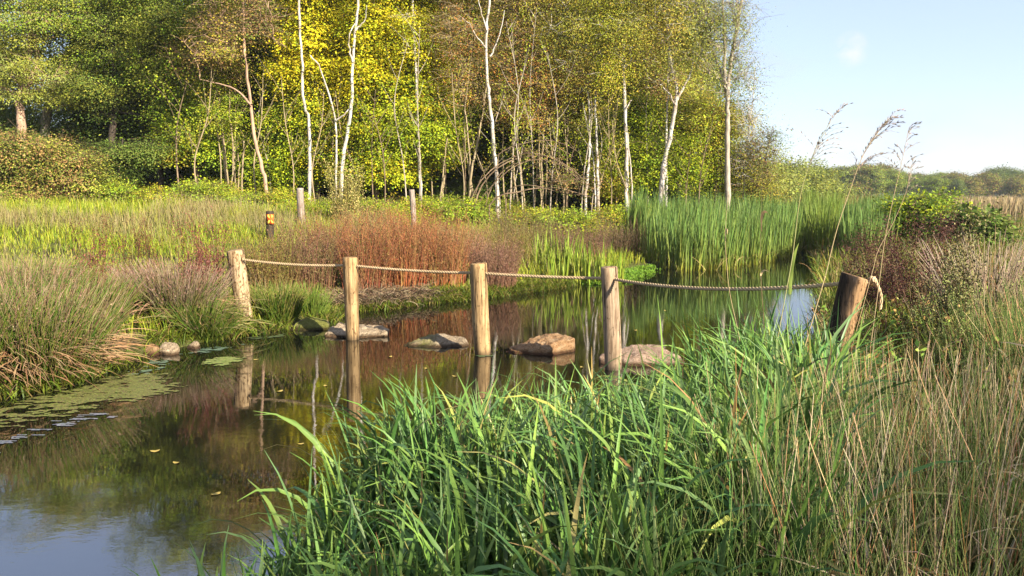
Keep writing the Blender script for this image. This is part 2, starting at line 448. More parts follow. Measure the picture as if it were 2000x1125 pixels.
def dark_sided(V, t, a, ax, A, B, bot, top):  # post darker on its left side, paler at the sawn end
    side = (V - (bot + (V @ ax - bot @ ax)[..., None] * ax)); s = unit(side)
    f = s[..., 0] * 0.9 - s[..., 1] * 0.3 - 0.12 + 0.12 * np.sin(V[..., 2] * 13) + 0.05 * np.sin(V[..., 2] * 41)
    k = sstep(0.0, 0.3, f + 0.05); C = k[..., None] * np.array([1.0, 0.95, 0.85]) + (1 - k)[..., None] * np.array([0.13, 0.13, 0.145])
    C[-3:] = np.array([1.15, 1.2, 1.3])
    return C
PD = {}
def post_at(k, topx, topy, botx, boty, d, wt, wb, *a, bd=None, extra=0.45, **kw):
    top = U(topx, topy, d); bot = U(botx, boty, bd or d); ax = (bot - top); bot2 = top + ax * (1 + extra / np.linalg.norm(ax))
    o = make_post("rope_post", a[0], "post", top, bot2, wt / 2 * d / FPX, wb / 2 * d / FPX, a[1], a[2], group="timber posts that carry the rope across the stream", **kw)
    PD[k] = (top, bot2); return o
post_at(1, 459, 490, 484, 643, 10.3, 33, 27, "pale insect-speckled post leaning left at the far bank beside the rush tussocks", W_speck, 1, tint=wetfoot, slant=(0.0, -0.01))
post_at(2, 684, 504, 689, 665, 9.55, 29, 26, "straight yellowish post in front of the flat grey stepping stone", W_tan, 2, tint=wetfoot)
post_at(3, 935, 516, 947, 695, 8.65, 34, 34, "tan post standing in open water between the mossy stone and the wedge stone", W_tan, 3, tint=wetfoot)
post_at(4, 1189, 523, 1197, 727, 7.9, 34, 35, "grey-brown cracked post beside the granular pinkish stone and the green blades", W_grey, 4, tint=wetfoot)
post_at(5, 1668, 541, 1624, 712, 5.6, 52, 45, "thick dark-stained post leaning right on the overgrown bank with the rope's knot", W_dark, 5, tint=dark_sided, slant=(0.012, 0.0))

def strands_along(mb, path, r_rope, pitch, col, n=3):
    seg = np.linalg.norm(np.diff(path, axis=0), axis=1); s = np.concatenate([[0], np.cumsum(seg)])
    m_ = max(8, int(s[-1] / (pitch / 10))); ss = np.linspace(0, s[-1], m_)
    P = np.stack([np.interp(ss, s, path[:, k]) for k in range(3)], -1)
    T = unit(np.gradient(P, axis=0)); A = unit(np.cross(T, [0.02, 0.05, 1.0])); B = np.cross(T, A)
    for k in range(n):
        an = ss * 2 * np.pi / pitch + k * 2 * np.pi / n
        q = P + (A * np.cos(an)[:, None] + B * np.sin(an)[:, None]) * r_rope * 0.58
        rods(mb, q[None], np.full((1, m_), r_rope * 0.48), np.broadcast_to(np.asarray(col, float), (1, m_, 3)), 8)
m, t, p = newmat("hemp_rope"); p.inputs["Roughness"].default_value = 0.85; p.inputs["Specular IOR Level"].default_value = 0.15
n1 = noise(t, 220, 3, mapping(t, (1, 1, 1))); n2 = noise(t, 3, 3, mapping(t, (1, 1, 1)))
c = ramp(t, n1.outputs["Fac"], [(0.3, (0.34, 0.23, 0.12)), (0.65, (0.58, 0.43, 0.25))]).outputs[0]
c = mixc(t, 1.0, c, ramp(t, n2.outputs["Fac"], [(0.3, (0.8, 0.78, 0.75)), (0.65, (1.05, 1.05, 1.05))]).outputs[0], 'MULTIPLY')
t.links.new(c, p.inputs["Base Color"]); bump(t, p, n1.outputs["Fac"], 0.5, 0.003); M_rope = m
def hole(k, px, py, d): return U(px, py, d)
h1 = U(476, 507, 10.25); h2 = U(684, 518, 9.55); h3 = U(937, 533, 8.65); h4 = U(1190, 543.5, 7.9); h5 = U(1652, 553, 5.62)
rope = MB(); RR = 0.0165
def span(a, b, sag, n=40):
    t = np.linspace(0, 1, n)[:, None]; q = a + (b - a) * t; q[:, 2] -= 4 * sag * (t * (1 - t))[:, 0]; return q
end1 = h1 + np.array([-0.07, 0.0, 0.01])
path = np.concatenate([[end1], span(h1, h2, 0.03), span(h2, h3, 0.02)[1:], span(h3, h4, 0.012)[1:], span(h4, h5, 0.075)[1:], [U(1706, 551, 5.62)]])
strands_along(rope, path, RR, 0.11, (1, 1, 1))
o_rope = rope.build("rope", M_rope, smooth=True)
tag(o_rope, "thick twisted beige rope threaded through the five timber posts", "rope")
kn = MB()
kc = U(1702, 549, 5.62)
an = np.linspace(0, 2 * np.pi * 1.9, 40)
loop = kc + np.stack([0.012 * an / 6 - 0.004, 0.022 * np.cos(an), 0.024 * np.sin(an)], -1)
strands_along(kn, loop, RR, 0.07, (1, 1, 1)); kn.build("knot", M_rope, o_rope, True)
tl = MB(); tail = spline([kc + np.array([0.012, -0.02, 0.02]), U(1712, 553, 5.58), U(1718, 568, 5.56), U(1721, 584, 5.56), U(1719, 604, 5.56)], 30)
strands_along(tl, tail, RR * 0.72, 0.085, (1, 1, 1)); tl.build("rope_tail", M_rope, o_rope, True)
# the rope's bore holes and the short bolt heads show as dark rings at the posts
def rockmat(name, a, b, c_, moss=0.0):
    a, b, c_ = [tuple(0.62 * q for q in k) for k in (a, b, c_)]
    m, t, p = newmat(name); p.inputs["Roughness"].default_value = 0.85; p.inputs["Specular IOR Level"].default_value = 0.2
    v = mapping(t, (1, 1, 2.2)); n = noise(t, 9, 10, v, 0.72, 0.5); n2 = noise(t, 60, 6, v, 0.75); n3 = noise(t, 2.6, 3, v)
    c = ramp(t, n.outputs["Fac"], [(0.32, a), (0.5, b), (0.68, c_)]).outputs[0]
    c = mixc(t, 1.0, c, ramp(t, n2.outputs["Fac"], [(0.34, (0.36, 0.33, 0.29)), (0.56, (1.08, 1.08, 1.08))]).outputs[0], 'MULTIPLY')
    nl = noise(t, 4.2, 2, mapping(t, (1.4, 0.6, 3)), 0.5, 1.2)
    c = mixc(t, 1.0, c, ramp(t, nl.outputs["Fac"], [(0.487, (1, 1, 1)), (0.5, (0.45, 0.36, 0.28)), (0.513, (1, 1, 1))]).outputs[0], 'MULTIPLY')
    at = t.nodes.new("ShaderNodeAttribute"); at.attribute_name = "col"
    sp = t.nodes.new("ShaderNodeSeparateColor"); t.links.new(at.outputs["Color"], sp.inputs["Color"])
    if moss:
        ms = t.nodes.new("ShaderNodeMath"); ms.operation = 'MULTIPLY'
        t.links.new(ramp(t, n3.outputs["Fac"], [(0.5 - moss * 0.2, (0, 0, 0)), (0.62 - moss * 0.2, (1, 1, 1))]).outputs[0], ms.inputs[0]); t.links.new(sp.outputs[1], ms.inputs[1])
        mcol = ramp(t, n2.outputs["Fac"], [(0.3, (0.05, 0.06, 0.012)), (0.7, (0.20, 0.19, 0.04))])
        c = mixc(t, ms.outputs[0], c, mcol.outputs[0])
    wet = ramp(t, sp.outputs[0], [(0.0, (0.22, 0.17, 0.13)), (1.0, (1, 1, 1))])
    c = mixc(t, 1.0, c, wet.outputs[0], 'MULTIPLY')
    t.links.new(c, p.inputs["Base Color"]); bump(t, p, mixc(t, 0.5, n.outputs["Fac"], n2.outputs["Fac"]), 1.0, 0.045)
    return m
K_grey = rockmat("grey_stone", (0.34, 0.24, 0.14), (0.62, 0.47, 0.30), (0.80, 0.65, 0.45))
K_moss = rockmat("mossy_stone", (0.24, 0.17, 0.10), (0.50, 0.38, 0.24), (0.68, 0.55, 0.38), 0.8)
K_tan = rockmat("sandstone", (0.30, 0.15, 0.06), (0.52, 0.31, 0.15), (0.62, 0.46, 0.28))
K_pink = rockmat("pink_stone", (0.34, 0.21, 0.13), (0.52, 0.36, 0.25), (0.62, 0.46, 0.34))
import bmesh
def stone(label, pts, d, mat, seed, name="stepping_stone", group="stepping stones set across the stream", cat="stone", depth_m=None, moss_side=0):
    """a split slab: hull of the seen outline at the near face and a back face, then weathered"""
    r = rg(seed)
    bm = bmesh.new()
    P = []
    for (px, py, dd) in pts: P.append(U(px, py, d + dd))
    P = np.array(P); lo = P.copy(); base = P.mean(0)
    for q in P: bm.verts.new(q)
    # below the water line the slab goes down
    for q in P[P[:, 2] < P[:, 2].min() + 0.12]:
        bm.verts.new((q[0] * 0.97 + base[0] * 0.03, q[1] * 0.97 + base[1] * 0.03, min(q[2], 0.0) - 0.22))
    g = bmesh.ops.convex_hull(bm, input=bm.verts)
    bmesh.ops.delete(bm, geom=[e for e in g["geom_interior"] if isinstance(e, bmesh.types.BMVert)], context='VERTS')
    bmesh.ops.bevel(bm, geom=bm.edges[:] , offset=0.022, segments=2, affect='EDGES', profile=0.6)
    bmesh.ops.triangulate(bm, faces=bm.faces)
    for _ in range(5):
        es = [e for e in bm.edges if e.calc_length() > 0.026]
        if not es: break
        bmesh.ops.subdivide_edges(bm, edges=es, cuts=1)
        bmesh.ops.triangulate(bm, faces=[f for f in bm.faces if len(f.verts) > 3])
    me = bpy.data.meshes.new("stepping_stone"); bm.normal_update()
    co = np.array([v.co for v in bm.verts]); nn = np.array([v.normal for v in bm.verts])
    dsp = (fbm(co[:, 0] * 7 + co[:, 2] * 4, co[:, 1] * 7 - co[:, 2] * 5, seed) - 0.47) * 0.075 - 0.03 * np.abs(fbm(co[:, 0] * 11 - co[:, 2] * 9, co[:, 1] * 11 + co[:, 2] * 8, seed + 9) - 0.47) + (fbm(co[:, 0] * 28 + co[:, 2] * 15, co[:, 1] * 28 - co[:, 2] * 20, seed + 5) - 0.47) * 0.026
    lay = np.sin(co[:, 2] * 90 + 5 * fbm(co[:, 0] * 3, co[:, 1] * 3, seed)) * 0.003
    co = co + nn * (dsp + lay)[:, None]
    c0 = np.array([base[0], base[1], 0.0])
    for v, q in zip(bm.verts, co): v.co = Vector(q - c0)
    for f in bm.faces: f.smooth = True
    bm.to_mesh(me); bm.free()
    a = me.color_attributes.new("col", 'FLOAT_COLOR', 'POINT')
    wet = sstep(0.012, 0.05, co[:, 2] + 0.02 * (fbm(co[:, 0] * 9, co[:, 1] * 9, 4) - 0.47)); ms = sstep(0.1, -0.25, (co[:, 0] - base[0]) / (np.ptp(P[:, 0]) + 1e-6)) if moss_side else np.ones(len(co))
    a.data.foreach_set("color", np.stack([wet, ms, wet, np.ones(len(co))], -1).astype(np.float32).ravel())
    me.materials.append(mat)
    o = bpy.data.objects.new(name, me); scene.collection.objects.link(o); o.location = c0
    return tag(o, label, cat, group)
# outline points (x, y, metres behind the stone's nearest depth)
stone("flat pale grey slab behind the straight yellowish post", [(634, 655, 0.12), (690, 661, 0), (755, 651, 0.1), (760, 640, 0.3), (735, 634, 0.6), (660, 631, 0.65), (645, 640, 0.4), (638, 650, 0.15), (688, 655, 0.02), (758, 646, 0.15)], 9.6, K_grey, 11)
stone("low brown slab with moss on its side, left of the tan post", [(786, 673, 0.15), (835, 683, 0.0), (890, 683, 0.05), (918, 668, 0.2), (910, 660, 0.35), (870, 650, 0.45), (838, 653, 0.5), (820, 665, 0.25), (860, 668, 0.12), (800, 668, 0.3)], 8.95, K_moss, 12, moss_side=1)
stone("orange-brown wedge-shaped stone, smooth topped, right of the tan post", [(980, 693, 0.15), (1060, 698, 0.0), (1078, 698, 0.0), (1122, 680, 0.25), (1125, 662, 0.3), (1100, 652, 0.55), (1060, 652, 0.55), (1000, 676, 0.3), (985, 686, 0.2), (1078, 672, 0.05), (1110, 660, 0.25)], 8.55, K_tan, 13)
stone("granular pinkish block behind the grey-brown cracked post", [(1172, 706, 0.15), (1215, 716, 0.0), (1300, 722, 0.0), (1340, 712, 0.15), (1330, 692, 0.35), (1285, 672, 0.5), (1245, 669, 0.5), (1180, 690, 0.3), (1172, 695, 0.25), (1255, 690, 0.1), (1310, 700, 0.05)], 8.0, K_pink, 14)
stone("small orange stone half hidden by green blades nearest the overgrown bank", [(1352, 716, 0.1), (1400, 724, 0.0), (1462, 722, 0.05), (1486, 706, 0.15), (1480, 692, 0.3), (1430, 684, 0.4), (1370, 698, 0.3)], 7.8, K_tan, 15)
stone("mossy grey boulder at the far bank beside the bright green tuft", [(562, 646, 0.1), (600, 648, 0.0), (640, 638, 0.1), (641, 627, 0.3), (612, 620, 0.4), (578, 627, 0.35), (600, 630, 0.15)], 10.1, K_moss, 16)
stone("reddish flat stone at the foot of the rush tussocks", [(272, 692, 0.1), (300, 694, 0.0), (312, 680, 0.1), (308, 670, 0.3), (285, 672, 0.3)], 8.5, K_tan, 17, name="bank_stone", group="stones along the rushy bank")
stone("pale flat stone lying against a reddish one below the rushes", [(304, 685, 0.1), (335, 686, 0.0), (352, 676, 0.1), (346, 668, 0.3), (318, 665, 0.3)], 8.55, K_grey, 18, name="bank_stone", group="stones along the rushy bank")
stone("smallest grey stone at the water under the rushes", [(366, 674, 0.1), (382, 676, 0.0), (392, 670, 0.1), (380, 665, 0.2)], 8.9, K_grey, 19, name="bank_stone", group="stones along the rushy bank")

# posts in the meadow
def meadow_post(name, label, px, pyt, pyb, d, w, mat, seed, group=None, tint=None, lean=0):
    top = U(px, pyt, d); bot = U(px + lean, pyb, d); bot[2] = min(bot[2], hz(bot[0], bot[1])) - 0.2
    return make_post(name, label, "post", top, bot, w / 2 * d / FPX, w / 2 * d / FPX, mat, seed, group, tint)
meadow_post("fence_post", "weathered pinkish post in the meadow near the black waymarker", 586, 368, 432, 21, 14, W_pale, 21, "old posts in the meadow", lean=4)
meadow_post("fence_post", "weathered pinkish post rising from the red willowherb", 804, 371, 440, 21, 11, W_pale, 22, "old posts in the meadow", lean=4)
def black(V, *a): return np.full(V.shape, 0.17)
wm = meadow_post("waymarker_post", "short black waymarker post with an orange and yellow cross plate", 527, 413, 476, 18, 15, W_grey, 23, None, black, lean=2)
pl = MB(); d = 18 - 0.108; s = d / FPX
c = U(528, 428, d)
def plate(mb, c, w, h, th, col):
    V = np.array([(x * w, y * th, z * h) for x in (-1, 1) for y in (-1, 1) for z in (-1, 1)]) + c
    Q = [(0, 1, 3, 2), (4, 6, 7, 5), (0, 4, 5, 1), (2, 3, 7, 6), (0, 2, 6, 4), (1, 5, 7, 3)]
    mb.add(V, Q, None, col)
plate(pl, c, 0.078, 0.115, 0.008, (0.62, 0.10, 0.02))
po = pl.build("marker_plate", M_stalk, wm)
cr = MB()
for sg in (-1, 1):
    a = R(56) * sg
    dx, dz = math.cos(a), math.sin(a); nx_, nz_ = -dz, dx
    for e in (-1, 1):
        q = []
        for (u, w_) in ((0.030, 0.010), (0.112, 0.034), (0.112, -0.034), (0.030, -0.010)):
            q.append(c + np.array([e * dx * u + nx_ * w_, -0.011, e * dz * u + nz_ * w_]))
        q = np.array(q); q[:, 0] = np.clip(q[:, 0], c[0] - 0.074, c[0] + 0.074); q[:, 2] = np.clip(q[:, 2], c[2] - 0.11, c[2] + 0.11)
        cr.add(np.concatenate([q, q + [0, 0.003, 0]]), [(0, 1, 2, 3), (0, 4, 5, 1), (1, 5, 6, 2), (2, 6, 7, 3), (3, 7, 4, 0)], None, (0.95, 0.62, 0.08))
cr.build("cross_emblem", M_stalk, po)

# ------------------------------------------------------------------ trees
YEL = (0.52, 0.44, 0.02); LIME = (0.33, 0.37, 0.02); GRN = (0.18, 0.26, 0.024); DGR = (0.085, 0.13, 0.022); OLV = (0.240, 0.250, 0.036)
OLD = (0.125, 0.15, 0.03); GOLD = (0.34, 0.265, 0.035); BRN = (0.26, 0.16, 0.06); RUST = (0.36, 0.15, 0.04); GREYG = (0.23, 0.26, 0.07)

LEAF_N = 2.3
def crown(L_, W_, nodes, centre, rad, n, size, cols, r, w=None, droop=0.3, flat=0.45, lpc=40, shell=0.5, spread=0.34, twig=0.008, tcol=(1, 1, 1), jit=0.24, up=1.0):
    centre = np.asarray(centre, float); rad = np.asarray(rad, float)
    nC = max(6, int(n / lpc))
    dv = rdir(r, nC); u = r.random(nC) ** shell
    lump = 0.82 + 0.42 * r.random(nC)
    cc = centre + dv * (u * lump)[:, None] * rad
    cc[:, 2] = np.maximum(cc[:, 2], 0.15 + height(cc[:, 0], cc[:, 1]) if nodes is None or True else 0)
    if nodes is not None and W_ is not None:
        nl = max(3, nC // 9)
        ends = cc[r.choice(nC, nl, replace=False)]
        cost = np.linalg.norm(nodes[None] - ends[:, None], axis=2) + 1.3 * np.maximum(nodes[None, :, 2] - ends[:, None, 2] + 0.25 * np.linalg.norm((nodes[None] - ends[:, None])[..., :2], axis=2), 0)
        st = nodes[np.argmin(cost, 1)]
        K = 7; tt = np.linspace(0, 1, K)[None, :, None]
        ctrl = st * 0.5 + ends * 0.5; ctrl[:, 2] += 0.10 * np.linalg.norm(ends - st, axis=1); ctrl += r.normal(size=ctrl.shape) * 0.12
        P = st[:, None] * (1 - tt) ** 2 + 2 * ctrl[:, None] * tt * (1 - tt) + ends[:, None] * tt ** 2
        P[:, 1:-1] += r.normal(size=(nl, K - 2, 3)) * 0.03
        ln = np.linalg.norm(ends - st, axis=1)
        Rr = (0.010 + 0.011 * ln)[:, None] * np.linspace(1, 0.3, K)[None]
        rods(W_, P, Rr, np.broadcast_to(np.asarray(tcol, float), P.shape), 4)
        pts = P[:, 2:].reshape(-1, 3)
        j = np.argmin(np.linalg.norm(pts[None] - cc[:, None], axis=2) + 0.5 * np.maximum(pts[None, :, 2] - cc[:, None, 2], 0), 1)
        a = pts[j]; mid = a * 0.5 + cc * 0.5 + r.normal(size=cc.shape) * 0.06; mid[:, 2] += 0.05
        P = np.stack([a, mid, cc], 1)
        rods(W_, P, np.full((nC, 3), twig) * np.array([1.4, 1, 0.5]), np.broadcast_to(np.asarray(tcol, float), P.shape), 3)
        # fine side twigs out of each cluster
        m2 = nC * 3; b = np.repeat(cc, 3, 0); e = b + r.normal(size=(m2, 3)) * np.array([spread, spread, spread * 0.6])
        P = np.stack([b, (b + e) / 2 + r.normal(size=(m2, 3)) * 0.03, e], 1)
        rods(W_, P, np.full((m2, 3), twig * 0.6) * np.array([1, 0.8, 0.5]), np.broadcast_to(np.asarray(tcol, float), P.shape), 3)
    n = int(n * LEAF_N); size = size * 0.68
    k = r.integers(0, nC, n)
    cs = spread * (0.65 + 0.7 * r.random(nC))
    off = r.normal(size=(n, 3)) * (cs[k])[:, None] * np.array([1, 1, flat])
    pos = cc[k] + off
    pos[:, 2] -= 0.25 * (off[:, 0] ** 2 + off[:, 1] ** 2) / np.maximum(cs[k], 0.01) * droop
    out = unit(pos - centre)
    d = unit(unit(off + 1e-6) * 0.8 + rdir(r, n) * 0.6 + out * 0.3 + np.array([0, 0, -droop]))
    nm = unit(np.array([0, 0, 0.7 * up]) + rdir(r, n) * 0.5 + out * 0.9)
    tone = 1 + jit * r.normal(size=nC)
    cols = np.asarray(cols, float)
    ck = r.choice(len(cols), nC, p=None if w is None else np.asarray(w, float) / np.sum(w))
    lk = np.where(r.random(n) < 0.7, ck[k], r.choice(len(cols), n, p=None if w is None else np.asarray(w, float) / np.sum(w)))
    C = cols[lk] * 1.12 * (tone[k] * (1 + 0.09 * r.normal(size=n)))[:, None]
    C = np.clip(C * (1 + 0.05 * r.normal(size=(n, 3))), 0.006, 0.9)
    s = size * (0.6 + 0.8 * r.random(n))
    leaves(L_, pos, d, nm, s, s * 0.36, C)

def tree(name, label, trunk, D, w0, w1, bark, blobs, seed, size=0.085, group=None, limbs=(), cat="tree", droop=0.45, flat=0.36, lpc=85, spread=0.30, tcol=(1, 1, 1), stems=(), shell=0.45, wob=0.03):
    """trunk, limbs: ways through the picture at D metres; blobs: (px, py, rx, ry, leaves, colours[, extra depth])"""
    r = rg(seed)
    def way(pts, dd=0.0, ground=False):
        q = np.array([U(a, b, D + dd + r.normal() * wob * 3) for a, b in pts])
        if ground:
            g = q[0].copy(); g[2] = hz(g[0], g[1]) - 0.15
            if g[2] < q[0][2] - 0.1: q = np.concatenate([[g], q])
            else: q[0] = g
        return q
    root = way(trunk, 0, True)
    base = root[0].copy(); base[2] += 0.15
    e = empty(name, base, label, cat, group)
    W_ = MB(); L_ = MB()
    f = D / FPX; w0, w1 = w0 * 0.88, w1 * 0.8
    def add(q, a, b, sides=8):
        n = max(12, int(np.linalg.norm(q[-1] - q[0]) / 0.25)); s = spline(q, n); s[1:-1] += r.normal(size=(n - 2, 3)) * wob * 0.35
        t = np.linspace(0, 1, n); rad = (a + (b - a) * t) * (1 + 0.05 * r.normal(size=n)) + a * 0.35 * np.exp(-t * n / 2.0)
        tube(W_, s, rad, tcol, sides, 0.10, seed); return s
    nodes = [add(root, w0 / 2 * f, w1 / 2 * f)]
    for st in stems: nodes.append(add(way(st[0], st[3] if len(st) > 3 else 0, True), st[1] / 2 * f, st[2] / 2 * f, 6))
    for lb in limbs: nodes.append(add(way(lb[0]), lb[1] / 2 * f, lb[2] / 2 * f, 6))
    nodes = np.concatenate(nodes)
    nodes_u = nodes[nodes[:, 2] > base[2] + 0.6]
    for b in blobs:
        px, py, rx, ry, n, cols = b[:6]; dd = b[6] if len(b) > 6 else 0.0
        c = U(px, py, D + dd)
        crown(L_, W_, nodes_u, c, (rx * f, rx * f * 0.8, ry * f), n, size, cols, r, droop=droop, flat=flat, lpc=lpc, spread=spread, tcol=tcol, shell=shell)
    W_.build("trunk", bark, e, True)
    if L_.n: L_.build("crown", M_leaf, e)
    return e

GT = "trees at the edge of the wood"
# --- dark olive trees over the hollow
tree("oak_tree", "tall olive-green tree at the wood's outermost corner over the brown scrub", [(40, 400), (42, 250), (38, 190), (60, 80), (50, -60)], 28, 22, 8, M_pink,
     [(30, 120, 110, 80, 9000, [OLV, OLV, GREYG]), (70, 10, 130, 90, 12000, [OLV, GREYG, GRN]), (20, -80, 110, 70, 7000, [OLV, GREYG])], 101, limbs=[([(38, 190), (70, 130), (75, 60), (110, 10)], 12, 4)])
tree("oak_tree", "olive tree with a short pale trunk showing over the brown scrub", [(80, 400), (88, 250), (97, 205), (120, 130), (170, 40), (180, -90)], 29.5, 24, 8, M_grey,
     [(160, 90, 90, 80, 11000, [OLV, OLD, GRN]), (210, 20, 120, 80, 12000, [OLV, GRN, GREYG]), (180, -90, 130, 80, 8000, [OLV, GREYG]), (130, 180, 60, 30, 3500, [OLV, OLD])], 102)
tree("oak_tree", "dark shaggy tree standing over the shady hollow", [(215, 400), (216, 300), (225, 200), (222, 100), (250, 0), (260, -120)], 28.5, 17, 7, M_dark,
     [(250, 60, 90, 90, 11000, [OLV, OLD, GRN]), (200, 170, 70, 50, 7000, [OLD, DGR, OLV]), (280, -40, 120, 80, 9000, [OLV, GRN]), (270, -170, 110, 70, 6000, [OLV, GREYG])], 103,
     limbs=[([(222, 230), (160, 205), (110, 208)], 9, 3), ([(225, 215), (270, 225), (310, 235)], 8, 3)])
tree("oak_tree", "mid green tree with a leafy skirt beside the dark hollow", [(318, 395), (310, 300), (300, 200), (310, 100), (330, 0), (330, -120)], 27.5, 14, 6, M_dark,
     [(340, 100, 80, 80, 10000, [OLV, GRN, OLV]), (350, 195, 55, 60, 6500, [GRN, OLV]), (370, 10, 110, 80, 10000, [OLV, GRN, GREYG]), (360, -110, 120, 90, 8000, [OLV, GRN]), (370, -200, 90, 60, 4000, [OLV])], 104)
tree("hazel_tree", "green bush-like tree with a yellowing drooping bough at the edge of the hollow", [(388, 398), (385, 340), (378, 280), (400, 200)], 26.8, 12, 4, M_brown,
     [(365, 262, 50, 32, 3800, [GRN, LIME, OLV]), (340, 300, 40, 18, 1500, [LIME, GOLD]), (425, 280, 45, 50, 3800, [GRN, GRN, LIME]), (410, 368, 50, 18, 1500, [GRN, LIME])], 105, size=0.10, limbs=[([(380, 290), (350, 270), (322, 300)], 5, 2)])
# --- the curved pink trunk and its neighbours
tree("pine_tree", "bare curving tree with orange-pink bark leaning over the black waymarker", [(524, 405), (517, 352), (508, 310), (497, 270), (489, 200), (478, 110), (475, 0), (470, -130)], 24.5, 10, 5, M_pink,
     [(430, 70, 55, 55, 1900, [BRN, OLV, GOLD]), (500, 30, 50, 50, 1500, [BRN, OLD]), (450, -60, 90, 70, 4500, [OLV, BRN])], 106, limbs=[([(491, 205), (455, 172), (390, 155)], 4.5, 1.5), ([(478, 110), (440, 50), (430, -20)], 3.5, 1.5), ([(476, 60), (520, 70), (560, 92)], 3, 1.2)], lpc=22)
tree("alder_tree", "thin straight brown-barked tree between the drooping bough and the curving pink trunk", [(447, 382), (440, 320), (432, 240), (425, 170), (415, 90), (410, -20), (405, -130)], 26.2, 9, 4, M_tan,
     [(415, 210, 45, 60, 4200, [GRN, OLV, LIME]), (410, 120, 60, 60, 3800, [BRN, OLV, OLV]), (430, -40, 80, 80, 5000, [OLV, GRN])], 107, stems=[([(452, 380), (455, 300), (448, 220), (450, 160)], 4, 2), ([(472, 385), (473, 340), (476, 275)], 5, 3), ([(466, 385), (467, 330), (465, 300)], 4, 2)])
tree("birch_tree", "slim white birch whose lower trunk vanishes behind green leaves", [(604, 390), (605, 275), (603, 230), (593, 200), (589, 110), (584, 0), (582, -150)], 25.6, 8.5, 5, M_birch,
     [(585, -120, 80, 70, 2800, [GOLD, OLV])], 108, size=0.06)
tree("birch_tree", "crooked white birch with a slim leaning twin in front of the yellow leaves", [(665, 390), (668, 330), (677, 262), (687, 200), (689, 122), (694, 60), (700, 0), (704, -150)], 25.2, 9, 5, M_birch,
     [(700, -130, 80, 70, 2800, [GOLD, OLV])], 109, size=0.06, stems=[([(656, 390), (657, 300), (655, 240), (641, 180), (622, 128), (606, 108)], 5, 2.5)], limbs=[([(657, 235), (675, 222), (686, 205)], 3, 2), ([(689, 122), (682, 90), (683, 65), (695, 40)], 3.5, 1.5), ([(694, 60), (712, 40), (716, 10)], 3, 1)])
# --- the yellow limes
YY = [YEL, YEL, LIME]; YG = [LIME, LIME, YEL, GRN]; GG = [GRN, LIME, LIME]
tree("lime_tree", "golden-yellow leafed tree between the two white birches, greener low down", [(620, 395), (622, 300), (628, 200), (632, 100), (640, 0), (642, -120)], 27.2, 12, 5, M_brown,
     [(600, 60, 70, 60, 8000, YY), (640, 130, 65, 55, 8000, YY), (585, 140, 55, 45, 4500, YY), (610, 230, 60, 50, 6000, YG), (640, 310, 60, 50, 6000, YG), (575, 250, 45, 50, 3500, GG), (610, -40, 90, 60, 7000, YY), (630, -150, 100, 80, 6000, [YEL, LIME, OLV])], 110, size=0.115)
tree("lime_tree", "broad brightest yellow tree at the middle of the wood's edge", [(735, 395), (738, 300), (745, 200), (750, 100), (755, 0), (760, -130)], 26.6, 12, 5, M_brown,
     [(740, 60, 70, 60, 8500, YY), (790, 100, 65, 60, 8000, YY), (735, 150, 70, 50, 7500, [YEL, LIME, YEL]), (800, 190, 70, 50, 8000, YG), (735, 240, 75, 50, 8000, YG), (810, 260, 75, 40, 7500, [LIME, GRN, LIME]), (720, 320, 70, 45, 6000, YG), (770, -40, 100, 60, 7500, YY), (750, -150, 110, 80, 6500, [YEL, LIME, OLV]), (770, 320, 55, 35, 3000, YG)], 111, size=0.115)
tree("lime_tree", "yellow-green tree at the right edge of the yellow leaves by the spindly stems", [(862, 400), (868, 330), (862, 260), (850, 160), (845, 60), (850, -60)], 27.4, 7, 3, M_tan,
     [(840, 140, 45, 60, 5000, YY), (865, 230, 48, 40, 4200, GG), (850, 300, 40, 40, 2200, YG), (835, 50, 55, 55, 4500, [YEL, OLV, LIME]), (850, -60, 70, 70, 4200, [OLV, GOLD])], 112, size=0.11, stems=[([(845, 395), (843, 330), (848, 300)], 4, 2)])
tree("birch_tree", "pale birch half covered by the yellow leaves beside the taller meadow post", [(822, 412), (820, 335), (816, 260), (813, 150), (808, 70), (805, -60)], 25.8, 9.5, 4.5, M_birch,
     [(808, 60, 40, 60, 1500, YY), (815, -70, 70, 60, 2600, [GOLD, OLV])], 113, size=0.08)
# --- the thin middle
BB = [BRN, GOLD, OLV, RUST]
tree("birch_tree", "tall straight white birch rising out of the bare spindly stems", [(972, 412), (969, 340), (963, 270), (957, 200), (951, 150), (950, 60), (955, 0), (958, -150)], 25.0, 9, 5, M_birch,
     [(955, -110, 80, 80, 3200, [OLV, GOLD, BRN])], 114, size=0.06, limbs=[([(950, 95), (930, 70), (915, 45), (895, 30)], 3, 1), ([(951, 60), (940, 25), (932, -10)], 3, 1), ([(957, 110), (975, 70), (985, 20)], 3, 1)], lpc=22)
tree("willow_tree", "leaning slender bare tree with a forked neighbour, left of the tall straight birch", [(917, 408), (920, 340), (930, 290), (941, 230), (950, 170)], 25.5, 7, 3, M_tan,
     [(900, 150, 45, 70, 1500, BB), (890, 60, 55, 60, 2200, BB)], 115, size=0.07, stems=[([(922, 400), (918, 330), (912, 250), (905, 180), (903, 120)], 4.5, 2), ([(860, 405), (866, 330), (874, 270)], 4, 2.5), ([(928, 400), (908, 270), (915, 150), (930, 60)], 3.5, 1.5)], lpc=18)
